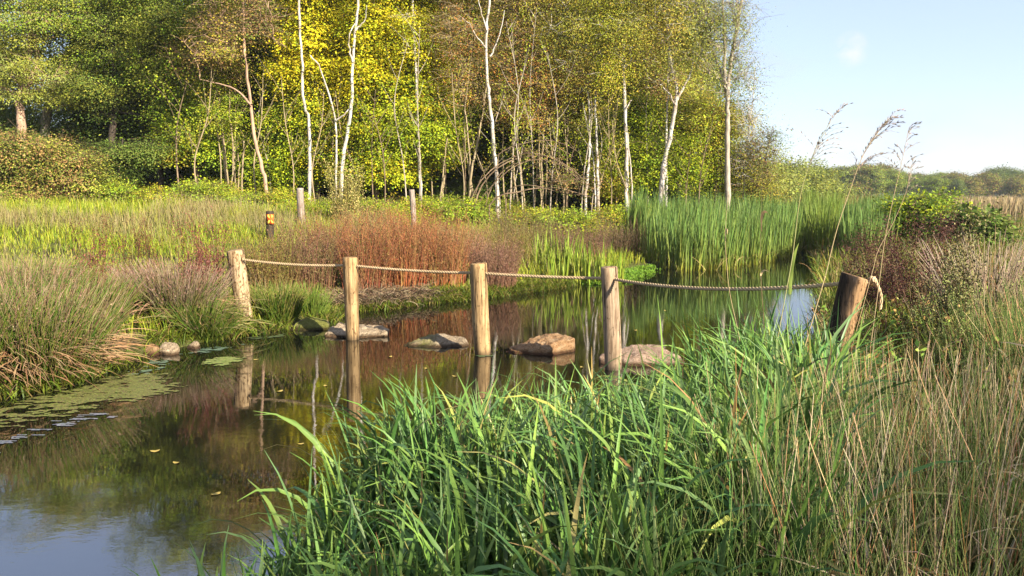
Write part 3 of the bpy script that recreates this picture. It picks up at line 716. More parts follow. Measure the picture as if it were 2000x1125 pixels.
stems = [([(x0, 395), (x0 + a, 320), (x0 + b, 250), (x0 + c, 170), (x0 + c * 1.3, 90)], w, 1.5, dd) for x0, a, b, c, w, dd in
         [(985, -3, -2, 4, 4.5, 0.4), (998, 2, 5, 2, 3.5, 1.0), (1024, -8, -14, -20, 4.5, 0.2), (1060, -2, 2, -4, 6, 0.6), (1057, -3, -4, -10, 3.5, 0.3), (1066, 2, 2, 6, 4, 0.9), (1088, 4, 4, 8, 3.5, 1.2), (1103, 3, 6, 5, 4, 0.8), (1108, 0, -4, -8, 3, 0.1), (1044, 6, 10, 22, 3, 1.0)]]
tree("willow_tree", "many-stemmed bare coppice with rusty leaves between the birches", [(1010, 395), (1003, 330), (1001, 260), (1004, 180), (1008, 100), (1010, 20)], 26.4, 5, 2, M_tan,
     [(1000, 90, 70, 70, 3600, BB), (1050, 150, 70, 70, 3800, BB), (1020, 220, 70, 40, 2000, BB), (980, 190, 40, 60, 1600, [BRN, OLV]), (1020, 0, 90, 70, 5500, [OLV, GOLD, BRN]), (1000, -90, 90, 70, 4500, [OLV, GOLD])], 116, size=0.075, stems=stems, lpc=18, spread=0.3)
bent = [([(915, 400), (940, 352), (978, 318), (1026, 300), (1070, 306), (1112, 330), (1138, 362)], 3, 1, 0), ([(948, 398), (968, 352), (1000, 322), (1048, 311), (1098, 322), (1142, 352)], 3, 1, 0.4), ([(930, 400), (985, 340), (1036, 312), (1082, 318), (1128, 348), (1150, 368)], 2, 1, -0.2),
        ([(958, 394), (1006, 376), (1058, 367), (1108, 371), (1156, 386)], 3.5, 1.2, -0.3), ([(990, 376), (1036, 362), (1092, 375), (1136, 380)], 2.5, 1, -0.2), ([(972, 312), (1012, 284), (1062, 274), (1098, 280), (1128, 296)], 2, 0.8, 0.1), ([(922, 400), (948, 330), (990, 292), (1040, 276), (1094, 290), (1120, 306)], 2.2, 0.8, 0.6)]
tree("fallen_sapling", "tangle of bowed leafless saplings arching down to the ground", [(928, 400), (945, 355), (980, 322), (1030, 305), (1080, 310), (1130, 340), (1165, 385)], 24.6, 4, 1.5, M_brown, [(1110, 350, 60, 30, 420, [BRN, OLD]), (1060, 300, 60, 18, 160, [BRN, OLV])], 117, cat="fallen tree", stems=[b for b in bent], lpc=14)
tree("birch_tree", "pair of slim pale birches under the golden birch crown", [(1144, 375), (1150, 320), (1151, 260), (1150, 195), (1140, 150), (1130, 60)], 26.0, 7, 3, M_birch,
     [(1110, 60, 75, 75, 7500, [GOLD, OLV, OLV]), (1130, 140, 60, 40, 4000, [GOLD, OLV, BRN]), (1090, -40, 90, 60, 5000, [OLV, GOLD])], 118, size=0.062, droop=0.8, flat=0.9, stems=[([(1168, 385), (1167, 320), (1164, 250), (1162, 190), (1172, 130), (1170, 60)], 6.5, 3), ([(1162, 385), (1160, 320), (1154, 280), (1138, 200)], 3, 1.5)])
tree("birch_tree", "straight bright white birch with a gold-green crown behind the reed bed", [(1224, 392), (1224, 300), (1220, 200), (1217, 100), (1216, 0), (1214, -110)], 25.4, 9.5, 5, M_birch,
     [(1195, 120, 45, 50, 4500, [GOLD, OLV, LIME]), (1225, 40, 80, 70, 8500, [GOLD, OLV, OLV]), (1180, 30, 60, 60, 5000, [GOLD, LIME, OLV]), (1210, -70, 90, 80, 6500, [OLV, GOLD])], 119, size=0.062, droop=0.8, flat=0.9, stems=[([(1234, 388), (1232, 330), (1225, 260), (1222, 240)], 3.5, 2)], limbs=[([(1223, 215), (1230, 200), (1234, 195)], 2.5, 1)])
tree("birch_tree", "leaning white birch that forks widely, beside a stump-like second trunk", [(1290, 400), (1297, 320), (1312, 250), (1320, 200), (1322, 172), (1310, 120), (1304, 60), (1300, -60)], 25.2, 12, 5, M_birch,
     [(1300, 70, 70, 60, 4200, [OLV, BRN, GOLD]), (1350, 60, 55, 55, 3200, [OLV, GREYG]), (1290, 0, 70, 60, 4500, [OLV, GOLD]), (1330, -60, 90, 70, 4500, [OLV, GREYG]), (1290, 150, 40, 30, 1200, [BRN, OLV])], 120, size=0.062, droop=0.7, flat=0.8,
     stems=[([(1297, 400), (1296, 360), (1300, 330)], 7, 5, 0.15), ([(1302, 390), (1301, 300), (1303, 200), (1306, 120)], 6, 4, 1.2)], limbs=[([(1322, 195), (1338, 165), (1350, 140), (1355, 110), (1385, 95)], 5, 2), ([(1319, 205), (1300, 175), (1265, 150)], 4, 1.5), ([(1312, 130), (1300, 90), (1285, 50)], 3, 1.2)])
tree("ash_tree", "tallest bare-limbed tree at the end of the wood against the sky", [(1421, 395), (1421, 300), (1420, 240), (1421, 185), (1426, 130), (1438, 60), (1452, -20), (1460, -60)], 25.0, 14, 5, M_grey,
     [(1385, 100, 40, 70, 1600, [GREYG, OLV]), (1445, 120, 32, 70, 1300, [GREYG, OLV]), (1410, 30, 60, 60, 2300, [GREYG, OLV]), (1370, 20, 50, 60, 2600, [OLV, GREYG]), (1445, 30, 25, 50, 700, [GREYG])], 121, size=0.055, droop=0.8, flat=0.9, lpc=22,
     limbs=[([(1420, 190), (1414, 150), (1416, 90), (1412, 20), (1410, -60)], 8, 3), ([(1418, 165), (1400, 120), (1385, 80), (1362, 25)], 5, 2), ([(1428, 120), (1440, 40), (1438, -30)], 5, 2), ([(1432, 100), (1446, 80), (1452, 68)], 2.5, 1), ([(1420, 175), (1398, 145), (1380, 120)], 3, 1)])
tree("birch_sapling", "wispy young birch outlined against the sky at the wood's end", [(1452, 392), (1456, 330), (1462, 260), (1470, 190), (1476, 125)], 26.0, 4.5, 1, M_birch,
     [(1462, 230, 26, 60, 1000, [OLV, GOLD]), (1455, 320, 40, 50, 1700, [GOLD, OLV]), (1472, 165, 18, 40, 260, [GREYG, OLV])], 122, size=0.055, lpc=18)
tree("alder_sapling", "low sparse sapling last in line at the edge of the wood above the reeds", [(1490, 395), (1492, 340), (1500, 290), (1510, 245)], 25.5, 3.5, 1, M_brown,
     [(1505, 290, 16, 40, 420, [OLD, OLV]), (1485, 300, 28, 50, 1100, [OLV, GREYG, BRN]), (1485, 360, 40, 30, 1700, [OLV, GOLD, OLV]), (1510, 265, 12, 22, 160, [DGR])], 123, size=0.07, lpc=18)

# --- lower hazels under the birches
tree("hazel_tree", "bright green hazel behind the straight white birch", [(1240, 395), (1245, 330), (1250, 250), (1255, 200)], 27.2, 6, 3, M_brown,
     [(1250, 230, 50, 45, 5200, [LIME, GRN, LIME]), (1190, 280, 40, 60, 4200, [GRN, LIME, OLV]), (1255, 320, 55, 55, 6500, [LIME, GRN, LIME]), (1195, 355, 35, 35, 2500, [GOLD, LIME])], 124, size=0.1)
tree("hazel_tree", "yellow-green hazel thicket between the forked birch and the tall bare tree", [(1358, 395), (1355, 330), (1352, 260), (1360, 200)], 26.8, 6, 2, M_tan,
     [(1350, 230, 45, 60, 5200, [LIME, OLV, GOLD]), (1345, 320, 50, 60, 6500, [GRN, LIME, LIME]), (1390, 290, 35, 80, 5200, [GOLD, LIME, OLV]), (1410, 230, 35, 40, 2400, [GOLD, OLV]), (1420, 330, 40, 50, 3500, [GOLD, OLV, LIME])], 125, size=0.085, stems=[([(1412, 390), (1413, 330), (1412, 290)], 4, 2), ([(1362, 385), (1364, 330), (1360, 280)], 3, 2)])
tree("hazel_tree", "green hazel with big leaves under the yellow trees by the nearest meadow post", [(560, 395), (558, 330), (552, 270), (548, 220)], 27.3, 6, 3, M_brown,
     [(545, 250, 45, 45, 4000, [GRN, LIME]), (560, 330, 50, 50, 5000, [LIME, GRN, LIME]), (510, 300, 30, 60, 2300, [GRN, LIME]), (520, 375, 50, 18, 1500, [LIME, GRN])], 126, size=0.11)
tree("hawthorn_tree", "grey-green scrub hung with dead twigs under the pale oak trunk", [(60, 405), (62, 360), (70, 300), (75, 270)], 22.5, 10, 4, M_brown,
     [(50, 300, 90, 45, 9000, [OLV, OLD, BRN]), (120, 330, 70, 60, 7000, [OLD, OLV, BRN]), (30, 375, 80, 35, 6000, [OLV, BRN, GRN]), (-40, 320, 60, 70, 4000, [OLV, OLD])], 127, size=0.08, cat="shrub")
tree("elder_tree", "dusky bush at the mouth of the dark hollow", [(225, 408), (228, 360), (235, 310), (240, 270)], 24.2, 8, 3, M_dark,
     [(205, 315, 55, 45, 4000, [OLD, DGR, OLD]), (265, 300, 50, 30, 3000, [DGR, OLD]), (195, 375, 50, 25, 2500, [DGR, GRN]), (160, 385, 40, 25, 2200, [GRN, LIME])], 128, size=0.085, cat="shrub")

# --- spindly saplings between the bigger trunks
def sapling_kind(label, hgt, bark, cols, seed, n):
    r = rg(seed); e = empty("spindly_sapling", (0, 0, 0), label, "sapling", "spindly saplings in the wood"); W_ = MB(); L_ = MB()
    s = spline([(0, 0, -0.3), (r.normal() * 0.12, 0, hgt * 0.3), (r.normal() * 0.25, 0, hgt * 0.65), (r.normal() * 0.5, 0, hgt)], 24)
    tube(W_, s, np.linspace(0.034, 0.010, 24), (1, 1, 1), 6, 0.1, seed)
    nb = 9; k = r.integers(7, 23, nb); P = arc(s[k], r.random(nb) * 6.28, 0.5 + 0.4 * r.random(nb), 0.3 + 0.5 * r.random(nb), 0.6 + 0.9 * r.random(nb), 5)
    rods(W_, P, np.full((nb, 6), 0.012) * np.linspace(1, 0.3, 6), (1, 1, 1), 4)
    j = r.integers(0, nb, n); i = r.integers(2, 6, n); pos = P[j, i] + r.normal(size=(n, 3)) * 0.16
    leaves(L_, pos, unit(rdir(r, n) + [0, 0, -0.5]), unit(rdir(r, n) * 0.6 + [0, 0, 1]), np.full(n, 0.075), np.full(n, 0.027), pal(r, n, np.array(cols) * 1.6))
    W_.build("trunk", bark, e, True); L_.build("crown", M_leaf, e); return e
sk = [sapling_kind("thin bare tan sapling pole among the bigger trunks of the wood's edge", 4.6, M_tan, [OLV, GOLD], 241, 260), sapling_kind("thin pale grey sapling pole among the bigger trunks of the wood's edge", 5.6, M_grey, [LIME, OLV], 242, 340),
      sapling_kind("thin brown sapling pole with green leaves at the wood's edge", 3.8, M_brown, [LIME, GRN], 243, 420)]
r = rg(244); fi = [True] * 3
for k, px in enumerate(list(np.arange(350, 900, 37)) + list(np.arange(900, 1200, 21)) + list(np.arange(1200, 1480, 33))):
    j = int(r.integers(0, 3)); px = px + r.normal() * 6; d = 24.4 + 2.6 * r.random(); x = U(px, 390, d)[0]; z = hz(x, d); sc = 0.7 + 0.55 * r.random()
    if fi[j]: fi[j] = False; o = sk[j]; o.location = (x, d, z); o.scale = (sc, sc, sc)
    else: copy_thing(sk[j], (x, d, z), r.random() * 6, (0.8, 0.8, sc))

# --- deeper rows: a few kinds, copied
def fill_kind(name, label, hgt, rad, n, cols, seed, bark, size=0.17, low=0.25):
    r = rg(seed); e = empty(name, (0, 0, 0), label, "tree", "deeper trees of the wood")
    W_ = MB(); L_ = MB()
    s = spline([(0, 0, -0.3), (r.normal() * 0.1, r.normal() * 0.1, hgt * 0.35), (r.normal() * 0.25, r.normal() * 0.25, hgt * 0.7), (r.normal() * 0.3, r.normal() * 0.3, hgt * 0.95)], 22)
    tube(W_, s, np.linspace(0.15, 0.03, 22), (1, 1, 1), 7, 0.12, seed)
    nodes = s[5:]
    nb = 9
    global height
    hh = height; height = lambda x, y: np.zeros(np.shape(x)) - 9
    for k in range(nb):
        z = hgt * (low + (0.92 - low) * (k + 0.5) / nb); a = k * 2.4 + r.random(); q = rad * 0.55 * math.sin(math.pi * min(0.93, 0.22 + 0.75 * (k + 0.5) / nb))
        crown(L_, W_, nodes, (q * math.cos(a), q * math.sin(a), z), (rad * 0.55, rad * 0.55, hgt * 0.12), n // nb, size, cols, r, lpc=26, spread=0.45)
    height = hh
    W_.build("trunk", bark, e, True); L_.build("crown", M_leaf, e); return e
kinds = [fill_kind("dense_tree", "dusky olive tree filling the depth of the wood behind the front trunks", 10.5, 2.6, 11000, [OLV, OLD, GRN], 201, M_brown),
         fill_kind("dense_tree", "leafy tree, its green darkened to suggest shade, filling the depth of the wood behind the front trunks", 9.0, 2.4, 13000, [DGR, DGR, OLD], 202, M_dark, low=0.06),  # leaf colours kept dark to paint the wood's shaded interior
         fill_kind("dense_tree", "golden olive thin-leaved tree filling the depth of the wood behind the birches", 11.5, 2.0, 9000, [GOLD, OLV, OLV], 203, M_grey)]
lb = [k["label"] for k in kinds]
r = rg(210); first = [True] * 3
rows = []
for px in np.arange(-260, 1330, 62):                       # second row
    rows.append((px + r.normal() * 14, 31 + r.random() * 2.5, 0 if px < 420 else (2 if 900 < px else 0)))
for px in np.arange(-300, 1350, 66):                       # third row, thicker, mostly the kind with shade put into its green
    rows.append((px + r.normal() * 14, 36 + r.random() * 3, 1 if r.random() < 0.7 else 0))
for px in np.arange(-320, 1370, 80):
    rows.append((px + r.normal() * 14, 43 + r.random() * 4, 1 if r.random() < 0.6 else 0))
for px in np.arange(60, 1330, 46):                         # low growth, leaf colour darkened to stand in for shade
    rows.append((px + r.normal() * 10, 29.5 + r.random() * 2, 3))
for px, d, k in rows:
    if px < 420 and k != 3 and (r.random() < 0.55): continue
    if 30 < px < 130 and d < 36 and k != 3: continue
    if 190 < px < 300 and d < 35 and k != 3: continue
    low = k == 3; k = 1 if low else k
    x = U(px, 380, d)[0]; z = hz(x, d)
    sc = (0.85 + 0.35 * r.random()) * (0.40 if low else 1.0)
    if px < 150: sc *= 0.85
    if px > 1250: sc *= 0.9
    if first[k]: first[k] = False; o = kinds[k]; o.location = (x, d, z); o.rotation_euler = (0, 0, r.random() * 6); o.scale = (sc, sc, sc)
    else: copy_thing(kinds[k], (x, d, z), r.random() * 6, (sc * (1.5 if low else 1), sc * (1.5 if low else 1), sc))

# --- trees behind the viewpoint: their shade lies over the near bank
sh_ = np.array([-math.sin(SUN_AZ), -math.cos(SUN_AZ)]); sp_ = np.array([-sh_[1], sh_[0]]) * -1
for k, (s_, q_, sc) in enumerate(((-14.5, 0.2, 0.9), (-14.0, 2.8, 0.9), (-14.8, 5.2, 0.80), (-17.5, 1.4, 0.98), (-17.2, -1.4, 0.95))):
    p_ = sh_ * s_ + sp_ * q_
    copy_thing(kinds[k % 2], (p_[0], p_[1], 0.4), k * 1.3, (sc * 1.15, sc * 1.15, sc), "leafy tree standing behind the viewpoint and shading the near bank", "trees behind the viewpoint")

# --- brambles along the wood's foot, bushes on the right bank
def bush_kind(name, label, cat, group, rad, hgt, n, cols, seed, size, bark=M_brown, spread=0.16, w=None):
    r = rg(seed); e = empty(name, (0, 0, 0), label, cat, group); W_ = MB(); L_ = MB()
    global height
    hh = height; height = lambda x, y: np.zeros(np.shape(x))
    nst = 26; ph = r.random(nst) * 6.28
    P = arc(np.stack([0.2 * rad * np.cos(ph), 0.2 * rad * np.sin(ph), np.zeros(nst) - 0.05], -1), ph, 0.1 + 0.3 * r.random(nst), 0.8 + 0.8 * r.random(nst), hgt * (0.8 + 0.5 * r.random(nst)), 7)
    rods(W_, P, np.full((nst, 8), 0.008) * np.linspace(1, 0.4, 8), (1, 1, 1), 4)
    for k in range(5):
        a = k * 2.1 + r.random(); q = 0.45 * rad * (k > 0)
        crown(L_, W_, P[:, 3:].reshape(-1, 3), (q * math.cos(a), q * math.sin(a), hgt * (0.42 + 0.18 * r.random())), (rad * 0.62, rad * 0.62, hgt * 0.48), n // 5, size, cols, r, lpc=26, spread=spread, twig=0.004, w=w)
    height = hh
    W_.build("stems", bark, e, True); L_.build("foliage", M_leaf, e); return e
r = rg(230)
br = [bush_kind("bramble_bush", "low green bramble bush along the foot of the wood", "bush", "brambles along the foot of the wood", 1.0, 0.9, 4200, [GRN, LIME, GRN, OLV], 231, 0.085),
      bush_kind("bramble_bush", "low yellowing bramble bush along the foot of the wood", "bush", "brambles along the foot of the wood", 1.1, 0.8, 4200, [LIME, GOLD, GRN], 232, 0.085)]
fi = [True, True]
for px in np.arange(-30, 1440, 42):
    k = int(r.random() < 0.4); d = 23.2 + r.random() * 1.8 + (1.2 if 840 < px < 980 else 0); x = U(px, 390, d)[0]; z = hz(x, d) - 0.05
    sc = (0.7 + 0.5 * r.random()) * (0.75 if 330 < px < 800 else 1)
    if fi[k]: fi[k] = False; o = br[k]; o.location = (x, d, z); o.scale = (sc, sc, sc)
    else: copy_thing(br[k], (x, d, z), r.random() * 6, sc)
b = bush_kind("elder_bush", "rounded leafy green bush on the far right bank beyond the reeds", "bush", None, 1.05, 1.35, 9000, [GRN, GRN, LIME, DGR], 233, 0.10)
x = U(1818, 400, 19.5)[0]; b.location = (x, 19.5, hz(x, 19.5)); b.scale = (1, 1, 1.05)
b = bush_kind("laurel_bush", "dark green bush with drooping long leaves beside the rounded green bush", "bush", None, 0.62, 0.95, 3800, [DGR, DGR, OLD], 234, 0.15)
x = U(1912, 400, 17)[0]; b.location = (x, 17, hz(x, 17))
b = bush_kind("sallow_bush", "olive bush beyond the reeds at the foot of the far wood", "bush", "bushes beyond the reeds", 3.2, 3.4, 7500, [OLV, OLD, GREYG], 235, 0.24, spread=0.5)
x = U(1560, 400, 62)[0]; b.location = (x, 62, hz(x, 62) - .2)
for px, d, s in ((1500, 58, 1.0), (1470, 52, 0.95), (1620, 66, 0.7), (1440, 48, 0.9), (1530, 75, 1.3)):
    x = U(px, 400, d)[0]; copy_thing(b, (x, d, hz(x, d) - .2), px, s)

# --- the far wood
FG = "trees of the far wood"
def far_kind(label, hgt, rad, n, cols, seed):
    r = rg(seed); e = empty("far_tree", (0, 0, 0), label, "tree", FG); W_ = MB(); L_ = MB()
    global height
    hh = height; height = lambda x, y: np.zeros(np.shape(x))
    s = np.array([(0, 0, -0.5), (0.1, 0, hgt * 0.4), (0.2, 0.1, hgt * 0.85)]); tube(W_, spline(s, 8), np.linspace(0.25, 0.05, 8), (1, 1, 1), 6)
    for k in range(9):
        a = k * 2.4; q = rad * 0.5 * (k > 0); z = hgt * (0.3 + 0.5 * r.random()) if k else hgt * 0.75
        crown(L_, W_, spline(s, 8)[2:], (q * math.cos(a), q * math.sin(a), z), (rad * 0.55, rad * 0.55, hgt * 0.22), n // 9, 0.42, cols, r, lpc=24, spread=0.75, twig=0.03)
    height = hh
    W_.build("trunk", M_dark, e); L_.build("crown", M_leaf, e); return e
fk = [far_kind("greenish round-topped tree in the far hazy wood", 9.5, 4.2, 6500, [OLD, GRN, OLV], 241), far_kind("olive brown tree in the far hazy wood", 8.5, 3.6, 5500, [OLV, OLD, BRN], 242), far_kind("dark leafy tree in the far hazy wood", 10.5, 3.8, 6500, [DGR, OLD], 243)]
r = rg(244); fi = [True] * 3
top = lambda px: np.interp(px, [1400, 1500, 1560, 1640, 1700, 1760, 1800, 1850, 1905, 1960, 2000, 2200], [340, 335, 330, 324, 316, 334, 340, 336, 334, 322, 334, 332])
for row, (d0, dpx) in enumerate(((150, 32), (172, 28), (205, 24))):
    for px in np.arange(1380, 2190, dpx):
        px = px + r.normal() * 6; d = d0 + r.random() * 14; x = U(px, 380, d)[0]; z = hz(x, d)
        k = r.choice(3, p=[0.45, 0.35, 0.2]) if px < 1830 else r.choice(3, p=[0.2, 0.35, 0.45])
        want = (378 - top(px)) / FPX * d + EYE[2] - z; sc = want / (9.5, 8.5, 10.5)[k] * (0.86 + 0.22 * r.random()) * (0.9 if row == 0 else 1.0)
        if fi[k]: fi[k] = False; o = fk[k]; o.location = (x, d, z); o.scale = (sc, sc, sc)
        else: copy_thing(fk[k], (x, d, z), r.random() * 6, (sc * 1.1, sc * 1.1, sc))

# ------------------------------------------------------------------ grasses and herbs
def grad(c0, c1, K, pw=1.0):
    t = (np.linspace(0, 1, K) ** pw)[None, :, None]
    return c0[:, None] * (1 - t) + c1[:, None] * t
def inpoly(pts, poly):
    x, y = pts[:, 0], pts[:, 1]; ins = np.zeros(len(pts), bool)
    for k in range(len(poly)):
        a = poly[k]; b = poly[(k + 1) % len(poly)]
        c = (a[1] > y) != (b[1] > y)
        with np.errstate(divide='ignore', invalid='ignore'): ins ^= c & (x < a[0] + (y - a[1]) / (b[1] - a[1]) * (b[0] - a[0]))
    return ins
def scatter(poly, n, r, keep=None):
    poly = np.asarray(poly, float); lo, hi = poly.min(0), poly.max(0); out = []; tot = 0
    for _ in range(200):
        q = lo + (hi - lo) * r.random((n, 2)); q = q[inpoly(q, poly)]
        if keep is not None and len(q): q = q[r.random(len(q)) < keep(q[:, 0], q[:, 1])]
        out.append(q); tot += len(q)
        if tot >= n: break
    return np.concatenate(out)[:n]
def on_ground(xy, dz=-0.02): return np.concatenate([xy, (height(xy[:, 0], xy[:, 1]) + dz)[:, None]], 1)
PROF = lambda K: np.interp(np.linspace(0, 1, K), [0, 0.15, 0.5, 0.8, 1], [0.65, 1.0, 0.95, 0.6, 0.05])
def blades(mb, base, r, ln, wd, c0, c1, th0=(0.02, 0.3), th1=(0.3, 1.2), K=5, fold=0.0, phi=None, pw=1.4, lj=0.3, wob=0.4, cpw=1.0):
    n = len(base)
    phi = r.random(n) * 6.2832 if phi is None else phi
    a = th0[0] + (th0[1] - th0[0]) * r.random(n); b = np.maximum(a, th1[0] + (th1[1] - th1[0]) * r.random(n) ** 1.3)
    Ln = ln * (1 - lj + 2 * lj * r.random(n))
    P = arc(base, phi, a, b, Ln, K - 1, pw, (r.random(n) - 0.5) * wob)
    W = (wd * (0.7 + 0.6 * r.random(n)))[:, None] * PROF(K)[None]
    ribbons(mb, P, W, grad(c0, c1, K, cpw), roll=(r.random(n) - 0.5) * 1.6, fold=fold)
    return P
def stalks(mb, base, r, ln, rad, c0, c1, th0=(0, 0.2), th1=(0.05, 0.4), K=4, phi=None, lj=0.25, taper=0.3, wob=0.3, sides=3):
    n = len(base); phi = r.random(n) * 6.2832 if phi is None else phi
    a = th0[0] + (th0[1] - th0[0]) * r.random(n); b = a + (th1[0] + (th1[1] - th1[0]) * r.random(n))
    P = arc(base, phi, a, b, ln * (1 - lj + 2 * lj * r.random(n)), K - 1, 1.2, (r.random(n) - 0.5) * wob)
    rods(mb, P, np.broadcast_to(rad, (n,))[:, None] * np.linspace(1, taper, K)[None], grad(c0, c1, K), sides)
    return P

# --- meadow grass (nobody could count it)
r = rg(301)
left = np.concatenate([far_b[5:-1], [(12, 34), (-26, 34), (-20, 12), (-9, 8)]])
def short(x, y):                            # the mown walking strip is shorter
    return np.exp(-((x + 5.6) ** 2 + (y - 16.4) ** 2 * 0.5) / 1.6) + np.exp(-((y - (13.6 + 0.06 * (x + 4) + 0.7 * np.sin(x * 0.5))) / 1.7) ** 2) * sstep(0.6, -1.5, x)
mb = MB()
q = scatter(left, 120000, r, lambda x, y: (sdist(x, y) > 0.25) * np.clip(12.0 / np.maximum(y, 6), 0.3, 1) * (0.5 + 0.8 * fbm(x * 0.6, y * 0.6, 5)))
sh = short(q[:, 0], q[:, 1]); pt = fbm(q[:, 0] * 0.45, q[:, 1] * 0.45, 21)
n = len(q); dist = q[:, 1]
sh = np.minimum(sh, 1); dry = np.clip((pt - 0.42) * 4 + 0.15 * r.normal(size=n), 0, 1) * (1 - 0.75 * sh)
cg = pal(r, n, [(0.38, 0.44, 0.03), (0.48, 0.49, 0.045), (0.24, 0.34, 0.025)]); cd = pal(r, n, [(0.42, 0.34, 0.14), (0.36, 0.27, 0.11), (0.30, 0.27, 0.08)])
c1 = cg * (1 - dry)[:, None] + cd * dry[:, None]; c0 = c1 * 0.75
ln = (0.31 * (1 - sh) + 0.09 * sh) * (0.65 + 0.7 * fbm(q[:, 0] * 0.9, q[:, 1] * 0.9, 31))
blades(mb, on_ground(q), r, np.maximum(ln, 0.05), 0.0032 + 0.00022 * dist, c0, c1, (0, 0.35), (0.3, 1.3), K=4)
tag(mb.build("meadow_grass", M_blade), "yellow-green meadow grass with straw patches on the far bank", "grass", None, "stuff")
mb = MB()
q = scatter(left, 15000, r, lambda x, y: (sdist(x, y) > 0.5) * (fbm(x * 0.45, y * 0.45, 21) > 0.45) * np.clip(1 - 0.95 * short(x, y), 0, 1) * np.clip(13.0 / np.maximum(y, 6), 0.25, 1))
n = len(q); c = pal(r, n, [(0.50, 0.40, 0.20), (0.42, 0.30, 0.15), (0.40, 0.36, 0.12)])
P = stalks(mb, on_ground(q), r, 0.46, 0.0022 + 0.00012 * q[:, 1], c * 0.8, c, (0, 0.15), (0.1, 0.45), K=4)
tag(mb.build("seeding_grass", M_stalk), "straw-coloured seeding grass stems standing over the meadow", "grass", None, "stuff")

# --- rush tussocks on the left bank
PKT = [(0.40, 0.22, 0.145), (0.28, 0.135, 0.095), (0.48, 0.33, 0.21)]; RSH = [(0.085, 0.16, 0.018), (0.12, 0.195, 0.022), (0.19, 0.21, 0.035)]
def tussock(name, label, px, d, rad, ln, n, seed, tips=PKT, base=RSH, skirt=0, group=None, th=(0.05, 0.75), skirtcol=((0.42, 0.27, 0.14), (0.34, 0.19, 0.09)), wd=0.0042, mix=0.75):
    r = rg(seed); x = U(px, 560, d)[0]; z = hz(x, d); m_ = MB(); ln = ln * (0.68 if px < 1500 else 0.9)
    a = r.random(n) * 6.28; q = np.sqrt(r.random(n)) * rad
    b = np.stack([q * np.cos(a), q * np.sin(a), np.full(n, -0.05)], -1)
    b[:, 2] = height(x + b[:, 0], d + b[:, 1]) - z - 0.05
    c0 = pal(r, n, base); ct = pal(r, n, tips); dead = r.random(n) < mix * 0.8
    c1 = np.where(dead[:, None], ct, c0 * 1.15)
    a2 = a + r.normal(size=n) * 0.6
    t0 = (q / rad) * th[1] * 0.6 + th[0] * r.random(n); t1 = t0 + 0.1 + 0.55 * r.random(n) ** 2
    P = arc(b, a2, t0, t1, ln * (0.55 + 0.6 * r.random(n)), 5, 1.6)
    rods(m_, P, np.full((n, 1), wd) * np.array([[1, 1, 0.95, 0.85, 0.7, 0.35]]), grad(c0, c1, 6, 2.8), 3)
    # small flower heads near the tips
    k = np.nonzero(dead & (r.random(n) < 0.5))[0]; m2 = len(k) * 2; kk = np.repeat(k, 2)
    leaves(m_, P[kk, 4] + r.normal(size=(m2, 3)) * 0.012, unit(rdir(r, m2) + [0, 0, 0.7]), rdir(r, m2), np.full(m2, 0.022), np.full(m2, 0.007), ct[kk] * 0.6)
    if skirt:
        a = r.random(skirt) * 6.28; q = rad * (0.6 + 0.4 * r.random(skirt))
        b = np.stack([q * np.cos(a), q * np.sin(a), 0 * a], -1); b[:, 2] = np.maximum(height(x + b[:, 0], d + b[:, 1]), 0.05) - z + 0.28 * r.random(skirt)
        c = pal(r, skirt, skirtcol)
        P = arc(b, a + r.normal(size=skirt) * 0.35, 0.9 + 0.3 * r.random(skirt), 1.7 + 0.6 * r.random(skirt), 0.62 * (0.6 + 0.6 * r.random(skirt)), 5, 1.0)
        P[..., 2] = np.maximum(P[..., 2], 0.012 - z)
        ribbons(m_, P, np.full((skirt, 6), 0.005) * np.array([1, 1, 1, 0.9, 0.7, 0.2]), grad(c * 0.8, c, 6), roll=r.normal(size=skirt))
    o = m_.build(name, M_stalk); o.location = (x, d, z)
    return tag(o, label, "rush", group)
RG = "rush tussocks on the left bank"
tussock("rush_tussock", "big rush tussock at the picture's left edge with a brown flopped skirt over the water", 50, 7.45, 0.52, 1.25, 1900, 401, skirt=600, group=RG)
tussock("rush_tussock", "outermost olive rush tussock cut by the picture's left edge", -75, 7.15, 0.5, 1.2, 1500, 402, skirt=500, group=RG, mix=0.6)
tussock("rush_tussock", "straw-topped rush tussock just behind the one with the flopped skirt", 20, 8.7, 0.6, 1.25, 1900, 403, group=RG, mix=0.9)
tussock("rush_tussock", "rush tussock with pinkish tops beside the reddish bank stone", 138, 8.75, 0.42, 1.15, 1500, 404, skirt=60, group=RG, mix=0.7)
tussock("rush_tussock", "tall mauve-topped rush tussock left of the leaning speckled post", 340, 9.85, 0.38, 1.16, 1900, 406, group=RG, mix=1.15, tips=[(0.46, 0.26, 0.20), (0.36, 0.18, 0.14), (0.52, 0.34, 0.26)], skirt=150)
tussock("rush_tussock", "green drooping rush tussock touching the leaning speckled post", 392, 9.6, 0.24, 0.72, 1100, 407, group=RG, mix=0.25, th=(0.1, 1.1), skirt=120, skirtcol=((0.20, 0.20, 0.05), (0.30, 0.24, 0.10)))
tussock("rush_tussock", "olive rush tussock between the two straw-topped tussocks", 262, 9.7, 0.26, 0.70, 800, 408, group=RG, mix=0.2, th=(0.1, 1.0), skirt=120)
tussock("rush_tussock", "brown-olive rush tussock between the leaning speckled post and the mossy boulder", 540, 10.6, 0.26, 0.72, 900, 410, group=RG, mix=0.4, tips=[(0.42, 0.28, 0.12), (0.34, 0.28, 0.08)])
tussock("rush_tussock", "bright green tuft above the mossy grey boulder", 605, 11.0, 0.16, 0.72, 380, 411, group=RG, mix=0.15, base=[(0.14, 0.22, 0.03), (0.20, 0.27, 0.04)], th=(0.05, 0.6))
